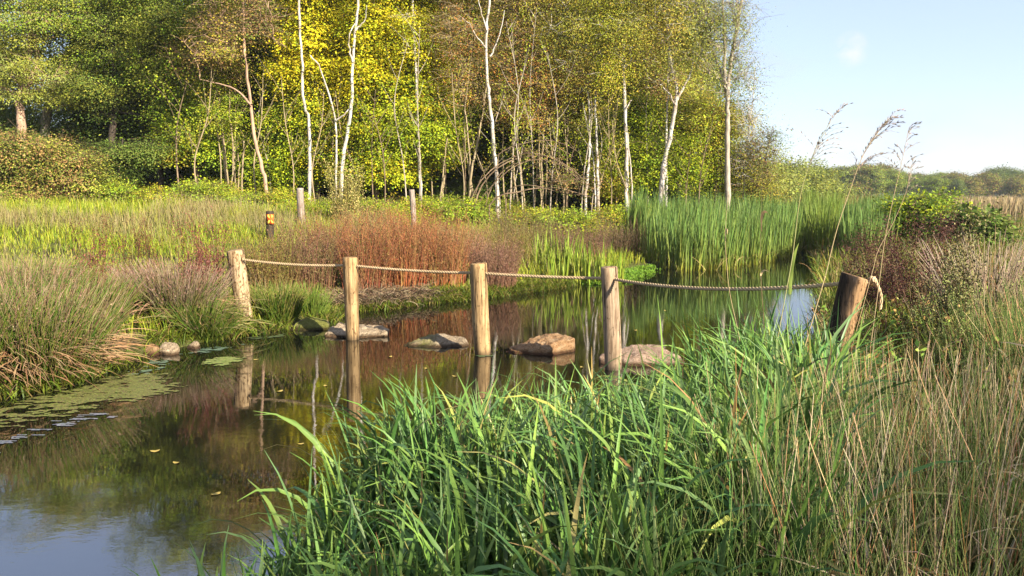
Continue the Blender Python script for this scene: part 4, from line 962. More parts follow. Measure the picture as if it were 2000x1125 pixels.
for i_, (px, d, lb_) in enumerate(((-20, 10.6, "outermost short straw-tipped rush tussock up the left bank"), (90, 11.6, "short straw-tipped rush tussock standing in the mown grass"))):
    tussock("rush_tussock", lb_, px, d, 0.40, 0.7, 700, 420 + i_, group=RG, mix=0.6)

# --- leafy herbs: many stems, small leaves, seed heads
def herb(name, label, px, d, rad, hgt, nst, seed, stem_c, leaf_c, head_c=None, cat="plant", group=None, spread=0.35, lpn=14, leaf=0.035, lw=0.22, heads=20, head=0.012, branch=0.0, srad=0.0032, py=560, zoff=0.0, low=0.15, gap=None, tipc=None, hs=0.05):
    r = rg(seed); x = U(px, py, d)[0]; z = max(hz(x, d), 0.0) + zoff; m_ = MB()
    a = r.random(nst) * 6.28; q = np.sqrt(r.random(nst)) * rad
    b = np.stack([q * np.cos(a), q * np.sin(a), np.full(nst, 0.0)], -1)
    b[:, 2] = np.maximum(height(x + b[:, 0], d + b[:, 1]), 0) - z - 0.04
    H = hgt * (0.42 + 0.85 * r.random(nst) ** 1.3)
    c0 = pal(r, nst, stem_c); c1 = c0 if tipc is None else pal(r, nst, tipc)
    P = arc(b, a + r.normal(size=nst) * 0.7, 0.35 * spread * r.random(nst), spread * (0.2 + 0.9 * r.random(nst)), H, 7, 1.2)
    rods(m_, P, np.full((nst, 8), srad) * np.linspace(1, 0.35, 8), grad(c0, c1, 8), 3)
    if branch:
        nb = int(nst * branch); k = r.integers(0, nst, nb); j = r.integers(3, 8, nb)
        B = arc(P[k, j], r.random(nb) * 6.28, 0.3 + 0.4 * r.random(nb), 0.2 + 0.6 * r.random(nb), hgt * (0.1 + 0.2 * r.random(nb)), 4, 1.0)
        rods(m_, B, np.full((nb, 5), srad * 0.6) * np.linspace(1, 0.4, 5), np.repeat(c1[k][:, None], 5, 1), 3)
        tips = np.concatenate([P[:, -1], B[:, -1], B[:, 2]])
    else: tips = P[:, -1]
    if lpn:
        n = nst * lpn; k = np.repeat(np.arange(nst), lpn); t = low + (0.98 - low) * r.random(n); f = t * 7; i = np.minimum(f.astype(int), 6); w = (f - i)[:, None]
        pos = P[k, i] * (1 - w) + P[k, i + 1] * w
        dd = unit(np.stack([np.cos(r.random(n) * 6.28), np.sin(r.random(n) * 6.28), 0.2 + 0.9 * r.random(n)], -1) + rdir(r, n) * 0.4)
        s = leaf * (0.5 + 0.9 * r.random(n)) * (1.15 - 0.6 * t)
        leaves(m_, pos, dd, unit(rdir(r, n) + [0, 0, 0.9]), s, s * lw, pal(r, n, leaf_c))
    if head_c is not None:
        n = len(tips) * heads; k = np.repeat(np.arange(len(tips)), heads)
        pos = tips[k] + r.normal(size=(n, 3)) * np.array([hs * 0.5, hs * 0.5, hs]) - [0, 0, hs * 0.5]
        leaves(m_, pos, unit(rdir(r, n) + [0, 0, 0.6]), rdir(r, n), head * (0.6 + 0.9 * r.random(n)), head * 0.4 * np.ones(n), pal(r, n, head_c))
    o = m_.build(name, M_stalk); o.location = (x, d, z)
    return tag(o, label, cat, group)
# red and rusty willowherb on the far bank
RS = [(0.56, 0.12, 0.055), (0.56, 0.19, 0.06), (0.38, 0.085, 0.045), (0.58, 0.33, 0.15), (0.26, 0.18, 0.05)]; RT = [(0.38, 0.13, 0.055), (0.22, 0.085, 0.05), (0.42, 0.20, 0.075), (0.30, 0.20, 0.06)]
OT = [(0.27, 0.25, 0.05), (0.29, 0.18, 0.06), (0.19, 0.105, 0.05)]
WG = "willowherb thicket on the far bank"
WL = ["reddest fan of willowherb stems behind the rope, between the yellowish and the tan post", "dark red willowherb clump directly behind the yellowish post", "orange willowherb clump left of the tan post", "russet willowherb clump at the taller rear of the thicket below the slimmer meadow post",
      "brown feathery willowherb clump at the water's edge right of the tan post", "olive-brown willowherb clump right of the leaning speckled post", "maroon willowherb clump under the first rope span", "brownish willowherb clump in front of the broader meadow post",
      "rusty willowherb clump reaching toward the yellow-green iris", "low red-brown clump behind the yellow-green iris", "dusky brown clump left of the cattails", "olive and brown clump in the rear below the brambles", "pale russet clump between the meadow posts", "green-brown weed clump behind the feathery brown one"]
WS = [(775, 13.4, .50, 1.45, 380, RS, RT), (715, 13.0, .40, 1.3, 300, [(0.40, 0.12, 0.065), (0.44, 0.26, 0.13)], RT), (855, 13.9, .50, 1.4, 360, RS + [(0.5, 0.25, 0.09)], RT), (805, 15.6, .60, 1.75, 420, RS, RT), (965, 14.3, .42, 0.95, 400, [(0.34, 0.17, 0.09), (0.28, 0.13, 0.08)], [(0.30, 0.17, 0.10), (0.25, 0.13, 0.085)]),
      (520, 12.4, .48, 1.05, 380, [(0.22, 0.18, 0.05), (0.30, 0.17, 0.07)], OT), (600, 12.9, .50, 1.25, 380, [(0.30, 0.12, 0.07), (0.26, 0.17, 0.06)], [(0.25, 0.12, 0.08), (0.25, 0.19, 0.07)]), (640, 15.2, .60, 1.55, 400, [(0.28, 0.12, 0.07), (0.36, 0.17, 0.08)], RT), (900, 15.8, .60, 1.5, 380, RS, [(0.36, 0.20, 0.10), (0.27, 0.16, 0.07)]),
      (1130, 18.6, .85, 1.25, 420, [(0.34, 0.13, 0.07), (0.24, 0.12, 0.07)], [(0.24, 0.13, 0.08), (0.19, 0.115, 0.07)]), (1210, 20.0, .8, 1.35, 380, [(0.22, 0.12, 0.07), (0.18, 0.12, 0.06)], [(0.2, 0.12, 0.07), (0.17, 0.13, 0.06)]), (1020, 19.5, 1.0, 1.5, 420, [(0.16, 0.15, 0.04), (0.20, 0.15, 0.06)], [(0.22, 0.18, 0.06), (0.2, 0.13, 0.06)]),
      (720, 17.5, .7, 1.5, 380, [(0.36, 0.18, 0.09), (0.30, 0.22, 0.08)], [(0.36, 0.22, 0.11), (0.34, 0.27, 0.10)]), (985, 16.5, .7, 1.3, 380, [(0.20, 0.17, 0.05), (0.26, 0.15, 0.07)], OT)]
for k, (px, d, rad, hg, ns, sc_, tc_) in enumerate(WS):
    herb("willowherb", WL[k], px, d, rad * (1.0 if d < 15 else 0.8), hg * (0.74 if d < 15 else 0.58), int(ns * (1.15 if d < 15 else 0.8)), 500 + k, sc_, tc_, tc_, cat="shrub", group=WG, spread=0.5, lpn=4, leaf=0.06, lw=0.12, heads=4, head=0.018, branch=1.4, srad=0.0056, tipc=tc_, low=0.4, hs=0.10)
herb("goldenrod", "bushy yellow-tan weed standing against the wood between the meadow posts", 679, 21.5, .35, 1.45, 160, 530, [(0.35, 0.30, 0.07)], [(0.36, 0.33, 0.06), (0.42, 0.36, 0.10)], [(0.48, 0.40, 0.14)], spread=0.3, lpn=16, leaf=0.08, heads=12, head=0.04, srad=0.005, hs=0.1)
DK = "dock stems in the meadow"
for k, (px, d, h_) in enumerate(((255, 12.4, .9), (195, 10.9, 1.0), (395, 13.2, .8), (300, 11.9, .95))):
    herb("dock_plant", "dark red-brown seeding dock above the rush tussocks", px, d, .15, h_, 9, 540 + k, [(0.16, 0.07, 0.04)], [(0.18, 0.07, 0.04), (0.12, 0.05, 0.03)], [(0.20, 0.07, 0.04), (0.14, 0.05, 0.03)], group=DK, spread=0.3, lpn=10, leaf=0.05, heads=26, head=0.018, branch=1.5, srad=0.005, hs=0.08)
for k, (px, d) in enumerate(((178, 9.3), (390, 10.1), (415, 10.3))):
    herb("dock_plant", "maroon dock standing among the rush tussocks", px, d, .2, 1.05, 26, 550 + k, [(0.20, 0.055, 0.045)], [(0.20, 0.07, 0.05), (0.15, 0.05, 0.035)], [(0.24, 0.08, 0.06)], group=DK, spread=0.35, lpn=22, leaf=0.05, heads=16, head=0.018, branch=1, srad=0.004, hs=0.08)

# --- bank-side fringe: low green growth and dead litter at the far waterline
r = rg(560); mb = MB()
k = np.where(r.random(14000) < 0.2, r.choice([0, 1, 2, 4, 5, 6, 7], 14000), r.integers(9, 17, 14000)); t_ = r.random(14000)[:, None]; q = far_b[k] * (1 - t_) + far_b[k + 1] * t_
q = q + np.where(np.isin(k, [4, 5]), 0.22, 0.0)[:, None] * np.array([[-0.35, 1.0]]) + np.abs(r.normal(size=(14000, 1))) * np.array([[0.05, 0.28]]) + r.normal(size=(14000, 2)) * 0.08 - np.array([[0, 0.1]])
z = np.maximum(height(q[:, 0], q[:, 1]), 0.0)
c = pal(r, len(q), [(0.17, 0.24, 0.02), (0.24, 0.28, 0.03), (0.10, 0.15, 0.02), (0.26, 0.2, 0.06)])
blades(mb, np.concatenate([q, z[:, None]], 1), r, 0.16, 0.006, c * 0.8, c, (0.2, 1.0), (0.8, 1.9), K=4)
tag(mb.build("waterside_grass", M_blade), "bright green grass creeping over the far waterline", "grass", None, "stuff")
mb = MB(); q = np.concatenate([far_b[10:14] + r.normal(size=(4, 2)) * 0]); n = 2200
k = r.integers(10, 13, n); t_ = r.random(n)[:, None]; q = far_b[k] * (1 - t_) + far_b[k + 1] * t_ + np.stack([r.normal(size=n) * 0.12, 0.05 + np.abs(r.normal(size=n)) * 0.2], -1)
b = np.concatenate([q, (np.maximum(height(q[:, 0], q[:, 1]), 0) + 0.1 * r.random(n))[:, None]], 1)
c = pal(r, n, [(0.30, 0.20, 0.11), (0.16, 0.10, 0.06), (0.40, 0.30, 0.18), (0.10, 0.065, 0.04)])
P = arc(b, r.random(n) * 6.28, 0.2 + 1.0 * r.random(n), 1.2 + 1.6 * r.random(n), 0.12 + 0.2 * r.random(n), 4); P[..., 2] = np.maximum(P[..., 2], 0.005)
rods(mb, P, np.full((n, 5), 0.004), c[:, None] * np.ones((1, 5, 1)), 3)
tag(mb.build("dead_litter", M_stalk), "curled dead stems and roots at the far waterline", "litter", None, "stuff")

# --- yellow-green iris fans, bright cress mat, cattail stands
def fan(name, label, px, d, rad, n, ln, wd, seed, c0, c1, group=None, cat="plant", th=(0, .25), th1=(.1, .5)):
    r = rg(seed); x = U(px, 540, d)[0]; m_ = MB()
    a = r.random(n) * 6.28; q = np.sqrt(r.random(n)) * rad; b = np.stack([q * np.cos(a), q * np.sin(a) * 0.8, 0 * a], -1)
    b[:, 2] = np.maximum(height(x + b[:, 0], d + b[:, 1]), -0.05) - 0.02
    blades(m_, b, r, ln, wd, pal(r, n, c0), pal(r, n, c1), th, th1, K=6, fold=0.25, pw=1.6, cpw=0.6)
    o = m_.build(name, M_blade); o.location = (x, d, 0); return tag(o, label, cat, group)
IC0 = [(0.42, 0.40, 0.05), (0.32, 0.36, 0.04)]; IC1 = [(0.28, 0.42, 0.04), (0.36, 0.46, 0.06), (0.22, 0.34, 0.04)]
IG = "iris fans by the cress"
for k, (px, d, n, ln, lb_) in enumerate(((1062, 16.3, 70, .95, "leftmost drooping yellow-green iris fan with a dead blade or two"), (1100, 15.9, 90, 1.0, "tall yellow-green iris fan second from the feathery brown weeds"), (1128, 15.6, 80, 1.0, "middle yellow-green iris fan just left of the cracked post"),
                                     (1165, 15.5, 90, 1.05, "upright yellow-green iris fan directly behind the cracked post"), (1200, 15.8, 60, .9, "yellow-green iris fan between the cracked post and the cress"), (1085, 15.2, 60, .75, "short bright iris fan standing in the water"))):
    fan("iris_plant", lb_, px, d, .24, int(n * 0.5), ln * 0.84, .012, 570 + k, IC0, IC1, IG)
r = rg(580); mb = MB()
q = scatter([(1.6, 15.2), (2.4, 15.6), (3.6, 18.2), (3.4, 20), (2.2, 19), (1.2, 16)], 30000, r, lambda x, y: sstep(0.36, 0.5, fbm(x * 2.5, y * 2.5, 18)))
z = 0.015 + 0.10 * fbm(q[:, 0] * 1.5, q[:, 1] * 1.5, 8) * sstep(15.2, 17, q[:, 1])
n = len(q); b = np.concatenate([q, (z * r.random(n))[:, None]], 1)
leaves(mb, b, unit(rdir(r, n) + [0, -0.2, 0.7]), unit(rdir(r, n) * 0.6 + [0, -0.3, 1]), np.full(n, 0.05), np.full(n, 0.011), pal(r, n, [(0.20, 0.36, 0.03), (0.26, 0.42, 0.04), (0.14, 0.27, 0.03)]))
tag(mb.build("watercress", M_blade), "bright green cress mat spreading into the water beside the cattails", "plant", None, "stuff")

def cattails(name, label, poly, n, seed, ln=1.28, c0=((0.46, 0.42, 0.05), (0.30, 0.33, 0.04)), c1=((0.17, 0.29, 0.065), (0.23, 0.34, 0.07), (0.13, 0.24, 0.06)), wd=0.011):
    r = rg(seed); m_ = MB(); cl = scatter(poly, n // 7, r); q = np.repeat(cl, 7, 0) + r.normal(size=(len(cl) * 7, 2)) * 0.05
    n = len(q); b = np.concatenate([q, np.full((n, 1), -0.05)], 1); b[:, 2] = np.maximum(height(q[:, 0], q[:, 1]), -0.06)
    blades(m_, b, r, ln * (0.52 + 0.85 * fbm(q[:, 0] * 1.3, q[:, 1] * 1.3, seed) + 0.14 * np.repeat(r.random(len(cl)), 7)), wd, pal(r, n, c0), pal(r, n, c1), (0, .2), (.05, .35), K=6, fold=0.2, pw=1.5, phi=r.normal(size=n) * 1.6 + 0.3, cpw=0.38, lj=0.2)
    # dead bent blades and yellow sheaths low down
    k = r.random(n) < 0.08; m2 = int(k.sum())
    blades(m_, b[k] + [0, 0, 0.05], r, np.full(m2, 0.6), 0.01, pal(r, m2, [(0.45, 0.36, 0.14), (0.34, 0.22, 0.08)]), pal(r, m2, [(0.42, 0.32, 0.12)]), (0.3, .8), (1.2, 2.2), K=6)
    return tag(m_.build(name, M_blade), label, "reeds", None, "stuff")
def plan(pts): return [tuple(U(px, 450, d)[:2]) for px, d in pts]
cattails("cattails", "dense stand of tall blue-green cattails rising out of the water", plan([(1262, 19.2), (1330, 18.4), (1420, 18.9), (1500, 20.8), (1556, 23.5), (1580, 27), (1560, 33), (1420, 31), (1300, 25), (1255, 21)]), 6800, 590)
cattails("cattails", "thin straggling cattails fringing the dense stand over the water", plan([(1236, 20.6), (1262, 18.8), (1330, 17.9), (1425, 18.3), (1510, 20.2), (1565, 23.5), (1556, 24.2), (1490, 21.0), (1420, 19.4), (1330, 18.7), (1272, 19.6), (1250, 21.2)]), 620, 588, 1.25)
cattails("cattails", "small separate cluster of cattails left of the dense stand", plan([(1228, 20.3), (1256, 20.2), (1262, 21.2), (1232, 21.4)]), 420, 591, 1.55)
cattails("cattails", "second stand of cattails along the right bank beyond the channel", plan([(1650, 20.4), (1640, 24), (1640, 30), (1760, 33), (1790, 24), (1740, 18.5), (1690, 17.4), (1650, 18.6)]), 7000, 592, 1.12)
cattails("cattails", "sunlit yellow-green reeds closing the end of the channel", plan([(1578, 23.6), (1624, 22.0), (1640, 30), (1566, 33)]), 2600, 593, 1.45, c1=((0.24, 0.33, 0.05), (0.19, 0.29, 0.05)))
cattails("cattails", "golden olive reeds fading back behind the second stand", plan([(1560, 36), (1780, 34), (1900, 60), (1500, 62)]), 6000, 594, 0.98, c0=((0.36, 0.32, 0.08),), c1=((0.26, 0.26, 0.06), (0.36, 0.28, 0.08), (0.20, 0.22, 0.06)), wd=0.016)
cattails("pale_reeds", "pale tan reed field in front of the far wood at the right edge", plan([(1880, 30), (2100, 26), (2300, 80), (1830, 85)]), 9000, 595, 0.92, c0=((0.42, 0.32, 0.15),), c1=((0.58, 0.42, 0.22), (0.50, 0.38, 0.18)), wd=0.02)

# --- right bank herbs
herb("dock_plant", "dark purple-brown dock thicket left of the tall feathery weed", 1760, 9.6, .42, 1.15, 90, 601, [(0.13, 0.055, 0.04)], [(0.13, 0.055, 0.045), (0.10, 0.045, 0.035), (0.16, 0.13, 0.05)], [(0.15, 0.06, 0.045), (0.10, 0.04, 0.03)], spread=0.5, lpn=20, leaf=0.055, heads=34, head=0.017, branch=1.5, srad=0.004, hs=0.1)
herb("dock_plant", "smaller purplish dock in front of the second cattail stand", 1712, 10.2, .3, .95, 50, 602, [(0.14, 0.065, 0.045)], [(0.13, 0.06, 0.045), (0.14, 0.15, 0.05)], [(0.15, 0.07, 0.05)], spread=0.5, lpn=20, leaf=0.055, heads=24, head=0.017, branch=1.5, srad=0.004, hs=0.1)
herb("horseweed", "tall feathery olive-brown weed like a little fir", 1866, 6.6, .05, 1.28, 8, 603, [(0.22, 0.17, 0.07)], [(0.20, 0.19, 0.06), (0.24, 0.19, 0.08)], [(0.28, 0.25, 0.10)], spread=0.14, lpn=130, leaf=0.075, lw=0.07, heads=14, head=0.02, branch=20, srad=0.0035, hs=0.06, low=0.25)
herb("horseweed", "shorter brownish feathery weed behind the tall one", 1830, 7.6, .25, 1.0, 30, 604, [(0.2, 0.13, 0.06)], [(0.22, 0.17, 0.06), (0.24, 0.15, 0.08)], [(0.26, 0.18, 0.10)], spread=0.4, lpn=40, leaf=0.06, lw=0.10, heads=10, head=0.018, branch=3, srad=0.003, hs=0.06, low=0.2)
tussock("rush_tussock", "pale pinkish dead rush tuft standing tall at the right edge", 1938, 6.9, .20, 1.25, 420, 605, tips=[(0.50, 0.38, 0.28), (0.44, 0.32, 0.24)], base=[(0.30, 0.22, 0.13)], mix=1.0, th=(0.02, 0.5), group="rush tussocks on the right bank")
FLG = [(0.30, 0.36, 0.09), (0.38, 0.40, 0.12), (0.24, 0.30, 0.07)]
herb("fleabane", "yellow-green budding weed at the right edge below the pale rush tuft", 1945, 4.9, .16, 1.02, 16, 606, [(0.16, 0.15, 0.05)], [(0.13, 0.19, 0.05), (0.20, 0.23, 0.06)], FLG, spread=0.5, lpn=20, leaf=0.04, lw=0.16, heads=26, head=0.010, branch=3.5, srad=0.0028, hs=0.035)
herb("fleabane", "yellow-green budding weed in front of the thick dark-sided post", 1704, 5.35, .10, .66, 10, 607, [(0.20, 0.12, 0.05)], [(0.15, 0.19, 0.05), (0.20, 0.21, 0.06)], FLG, spread=0.5, lpn=16, leaf=0.035, lw=0.16, heads=26, head=0.010, branch=3.5, srad=0.0028, hs=0.035, low=0.3)
herb("fleabane", "slender grey-green weed midway between the dark-sided post and the tall feathery weed", 1815, 6.0, .06, .72, 7, 608, [(0.16, 0.15, 0.05)], [(0.15, 0.20, 0.06), (0.2, 0.23, 0.08)], [(0.24, 0.29, 0.10), (0.19, 0.25, 0.08)], spread=0.3, lpn=22, leaf=0.04, lw=0.15, heads=24, head=0.010, branch=3, srad=0.0028, hs=0.04)
herb("fleabane", "small creamy-budded weed low down in the straw near the bottom edge", 1745, 3.3, .07, .42, 8, 609, [(0.18, 0.17, 0.05)], [(0.17, 0.21, 0.05)], [(0.36, 0.38, 0.13), (0.42, 0.42, 0.16)], spread=0.6, lpn=16, leaf=0.03, lw=0.2, heads=26, head=0.008, branch=4, srad=0.002, hs=0.025)

# leafy green weeds of the right bank
r = rg(612)
WN = "leafy weeds among the right bank's grass"
for k, (px, d, lb_) in enumerate(((1770, 5.2, "low green leafy weed right of the rope's knot"), (1850, 4.4, "green nettle-like weed below the slender grey-green one"), (1960, 6.0, "green leafy weed behind the yellow-green budding weed at the right edge"), (1640, 4.3, "olive leafy weed where the sedge meets the straw"), (1900, 3.6, "dark leafy weed under the green rushes"), (1560, 3.4, "small grey-green leafy weed low in the sedge"), (1700, 7.2, "brown-green leafy weed behind the rope's tail"), (1800, 8.3, "olive weed at the foot of the purple docks"), (1660, 8.0, "green weed on the water's edge behind the dark-sided post"), (1900, 8.6, "yellowish weed under the pale rush tuft"))):
    herb("leafy_weed", lb_, px, d, 0.24, 0.66, 26, 613 + k, [(0.30, 0.30, 0.08)], [(0.26, 0.44, 0.06), (0.36, 0.50, 0.08), (0.40, 0.38, 0.10), (0.44, 0.24, 0.08)], None, group=WN, spread=0.7, lpn=24, leaf=0.075, lw=0.24, srad=0.0022, low=0.1)

# --- right bank cover: mixed grass, green rushes and straw (nobody could count them)
r = rg(620)
bank_r = np.concatenate([near_b[5:], [(16, 34), (26, 34), (14, 12), (6, 3), (3.2, 2.0), (1.2, 1.7), (0.9, 3.2), (1.4, 4.6)]])
mb = MB()
q = scatter(bank_r, 62000, r, lambda x, y: (sdist(x, y) > 0.05) * np.clip((5.0 / np.maximum(y, 2)) ** 1.3, 0.03, 1) * sstep(0.3, 0.55, fbm(x * 2.2, y * 2.2, 66)))
n = len(q); d = q[:, 1]; k = fbm(q[:, 0] * 1.2, q[:, 1] * 1.2, 61)
c = pal(r, n, [(0.25, 0.31, 0.035), (0.34, 0.33, 0.05), (0.15, 0.24, 0.03), (0.46, 0.32, 0.12), (0.42, 0.19, 0.06)], w=[3, 3, 3, 0.8, 0.7])
pb = sstep(0.50, 0.62, fbm(q[:, 0] * 0.9 + 7, q[:, 1] * 0.9, 68)) * (r.random(n) < 0.75)
c = c * (1 - pb)[:, None] + pb[:, None] * pal(r, n, [(0.52, 0.37, 0.19), (0.40, 0.24, 0.12), (0.34, 0.27, 0.10)])
blades(mb, on_ground(q), r, 0.22 + 0.44 * k, 0.0028 + 0.0003 * d, c * 0.7, c, (0, 0.5), (0.4, 1.6), K=5)
tag(mb.build("bank_grass", M_blade), "tangled olive and brown grass covering the right bank", "grass", None, "stuff")
mb = MB()
q = scatter(bank_r, 1500, r, lambda x, y: (sdist(x, y) > 0.1) * (fbm(x * 0.9, y * 0.9, 71) > 0.46) * (y > 2.6) * np.clip(5.0 / np.maximum(y, 2), 0.03, 1))
n = len(q); c = pal(r, n, [(0.46, 0.33, 0.20), (0.52, 0.40, 0.25), (0.38, 0.26, 0.15)])
stalks(mb, on_ground(q), r, 0.60, 0.0019 + 0.0001 * q[:, 1], c * 0.8, c, (0, 0.3), (0.05, 0.5), K=5)
tag(mb.build("dry_stems", M_stalk), "thin pinkish straw stems scattered over the right bank", "grass", None, "stuff")
mb = MB()
q = scatter([(2.3, 2.9), (2.9, 2.9), (4.4, 4.6), (4.2, 5.6), (3.0, 4.9)], 700, r, lambda x, y: fbm(x * 2, y * 2, 73) > 0.42)
n = len(q); c = pal(r, n, [(0.62, 0.36, 0.17), (0.70, 0.50, 0.28), (0.46, 0.22, 0.10)])
P = stalks(mb, on_ground(q), r, 0.82, 0.0024, c * 0.8, c, (0, 0.35), (0.05, 0.4), K=5)
k = np.repeat(np.nonzero(r.random(n) < 0.6)[0], 2); blades(mb, P[k, r.integers(1, 4, len(k))], r, np.full(len(k), 0.16), 0.004, c[k], c[k], (0.5, 1.2), (1.6, 2.6), K=5)
tag(mb.build("rusty_stems", M_stalk), "taller rusty straw stems with curled dry leaves among the dark rushes at the right edge", "grass", None, "stuff")
mb = MB()
poly = [(2.1, 2.5), (2.5, 2.3), (4.3, 4.2), (4.6, 5.6), (3.2, 5.4), (2.6, 4.2)]
cl = scatter(poly, 95, r); q = np.repeat(cl, 60, 0) + r.normal(size=(5700, 2)) * 0.09
n = len(q); c = pal(r, n, [(0.10, 0.16, 0.035), (0.13, 0.20, 0.04), (0.20, 0.22, 0.06)])
stalks(mb, on_ground(q), r, 0.76, 0.0024, c, c * 1.1, (0, 0.22), (0.02, 0.3), K=5)
tag(mb.build("green_rushes", M_stalk), "dark green rushes standing at the right edge", "grass", None, "stuff")

# --- straw and grey-green stems across the bottom right
r = rg(630); mb = MB()
straw = [(0.5, 2.1), (0.8, 1.7), (1.5, 1.75), (2.4, 2.2), (2.75, 3.0), (2.3, 4.0), (1.85, 3.8), (1.15, 3.1)]
cl = scatter(straw, 150, r, lambda x, y: fbm(x * 1.8, y * 1.8, 77) > 0.40); q = np.repeat(cl, 7, 0) + r.normal(size=(len(cl) * 7, 2)) * 0.06
n = len(q); c = pal(r, n, [(0.86, 0.62, 0.34), (0.92, 0.72, 0.44), (0.70, 0.46, 0.22), (0.70, 0.36, 0.14)])
ph = np.repeat(r.choice([0.2, 3.0, 0.5, 1.6, 4.5], len(cl)), 7) + r.normal(size=n) * 0.6
P = stalks(mb, on_ground(q), r, 0.70 - 0.10 * sstep(1.5, 2.3, q[:, 0]), 0.0026, c * 0.85, c, (0.0, 0.38), (0.0, 0.22), K=5, phi=ph, wob=0.2, lj=0.35, sides=4)
k = r.random(n) < 0.45; m2 = int(k.sum())           # dry hanging leaves on the straw
blades(mb, P[k, 2], r, np.full(m2, 0.20), 0.0035, c[k], c[k] * 0.95, (0.5, 1.2), (1.6, 2.6), K=5)
tag(mb.build("straw", M_stalk), "criss-crossing tan straw stems across the bottom right", "grass", None, "stuff")
mb = MB()
q = scatter([(0.28, 2.0), (0.6, 1.6), (2.3, 1.9), (2.6, 3.2), (1.6, 4.2), (0.85, 3.2), (0.5, 2.6)], 4600, r)
n = len(q); c = pal(r, n, [(0.22, 0.31, 0.08), (0.28, 0.36, 0.11), (0.15, 0.25, 0.05), (0.38, 0.38, 0.14)])
stalks(mb, on_ground(q), r, 0.62, 0.0019, c * 0.8, c, (0.0, 0.35), (0.0, 0.35), K=5, phi=r.normal(size=n) * 0.8 + r.choice([0.3, 3.3], n), lj=0.35)
tag(mb.build("sedge", M_stalk), "fine grey-green sedge stems among the straw", "grass", None, "stuff")

# --- the broad bright-green water grass of the near bank
r = rg(640); mb = MB()
zone = [(-1.12, 2.2), (-1.0, 2.75), (-0.82, 3.5), (-0.56, 4.1), (0.3, 4.45), (0.8, 4.75), (1.35, 5.2), (1.8, 5.8), (2.15, 5.9), (2.15, 5.0), (1.85, 4.1), (1.35, 3.3), (0.98, 2.5), (0.85, 2.0), (-0.1, 1.9), (-0.5, 2.0)]
cl = scatter(zone, 560, r)
dens = 17; q = np.repeat(cl, dens, 0) + r.normal(size=(len(cl) * dens, 2)) * 0.045
n = len(q); b = np.concatenate([q, np.maximum(height(q[:, 0], q[:, 1]), -0.08)[:, None] - 0.02], 1)
c1 = pal(r, n, [(0.18, 0.335, 0.07), (0.22, 0.38, 0.075), (0.135, 0.275, 0.065), (0.29, 0.43, 0.085), (0.20, 0.335, 0.11)], jit=0.14); c0 = c1 * np.array([1.0, 0.9, 0.8])
lean = np.repeat(r.random(len(cl)) * 6.28, dens); phi = lean + r.normal(size=n) * 1.0
ln = 0.66 * (0.78 + 0.45 * np.repeat(r.random(len(cl)), dens)) * (1 + 0.25 * sstep(1.1, 2.0, q[:, 0])) * (1 + 0.10 * sstep(0.1, -0.5, q[:, 0]) - 0.10 * sstep(-0.8, -1.2, q[:, 0])) * (1 - 0.36 * sstep(3.5, 2.7, q[:, 1]) * sstep(-0.1, -0.8, q[:, 0]))
old = r.random(n) < 0.07; c1[old] = pal(r, int(old.sum()), [(0.62, 0.48, 0.16), (0.54, 0.30, 0.11), (0.46, 0.46, 0.10)])
up = r.random(n) < 0.32
m_ = int(up.sum())
blades(mb, b[up], r, ln[up] * 1.0, 0.0100, c0[up], c1[up], (0.0, 0.22), (0.15, 0.8), K=8, fold=0.22, phi=phi[up], pw=1.8, lj=0.25)
m_ = n - m_
blades(mb, b[~up], r, ln[~up] * 1.06, 0.0118, c0[~up], c1[~up], (0.02, 0.35), (1.2, 2.5), K=10, fold=0.2, phi=phi[~up], pw=2.6, lj=0.28)
k = r.integers(0, n, 420); m_ = len(k); cdead = pal(r, m_, [(0.55, 0.42, 0.16), (0.48, 0.26, 0.10), (0.60, 0.50, 0.26), (0.34, 0.34, 0.08)])
blades(mb, b[k] + np.array([0, 0, 0.02]), r, ln[k] * 0.85, 0.0075, cdead * 0.8, cdead, (0.1, 0.6), (1.0, 2.7), K=9, fold=0.3, pw=1.6)
tag(mb.build("water_grass", M_broad, smooth=True), "lush broad-bladed green water grass arching over the near bank", "grass", None, "stuff")
# the big single blades at the bottom left and taller iris blades by the dark-sided post
def blade_plant(name, label, x, y, n, ln, wd, seed, c, group=None, th0=(0, .25), th1=(.2, 1.8), rad=0.05, ph=None):
    r = rg(seed); m_ = MB(); b = np.stack([r.normal(size=n) * rad, r.normal(size=n) * rad, np.zeros(n) - 0.03], -1)
    cc = pal(r, n, c)
    blades(m_, b, r, np.full(n, ln), wd, cc * 0.9, cc, th0, th1, K=12, fold=0.22, pw=2.2, lj=0.3, phi=None if ph is None else ph + r.normal(size=n) * 0.9)
    o = m_.build(name, M_broad, smooth=True); o.location = (x, y, max(hz(x, y), -0.02)); return tag(o, label, "plant", group)
FC = [(0.24, 0.44, 0.07), (0.19, 0.38, 0.06), (0.30, 0.50, 0.09)]
blade_plant("iris_plant", "broad-leaved iris standing alone in the water at the bottom left corner of the grass", -1.10, 2.50, 15, 0.60, 0.015, 650, FC, th1=(.1, 1.9))
blade_plant("iris_plant", "single green iris shoot at the bottom edge, left of every other plant", -1.36, 2.33, 2, 0.20, 0.012, 651, FC, th1=(0, .2), rad=0.01)
SG = "taller sedge clumps by the dark-stained post"
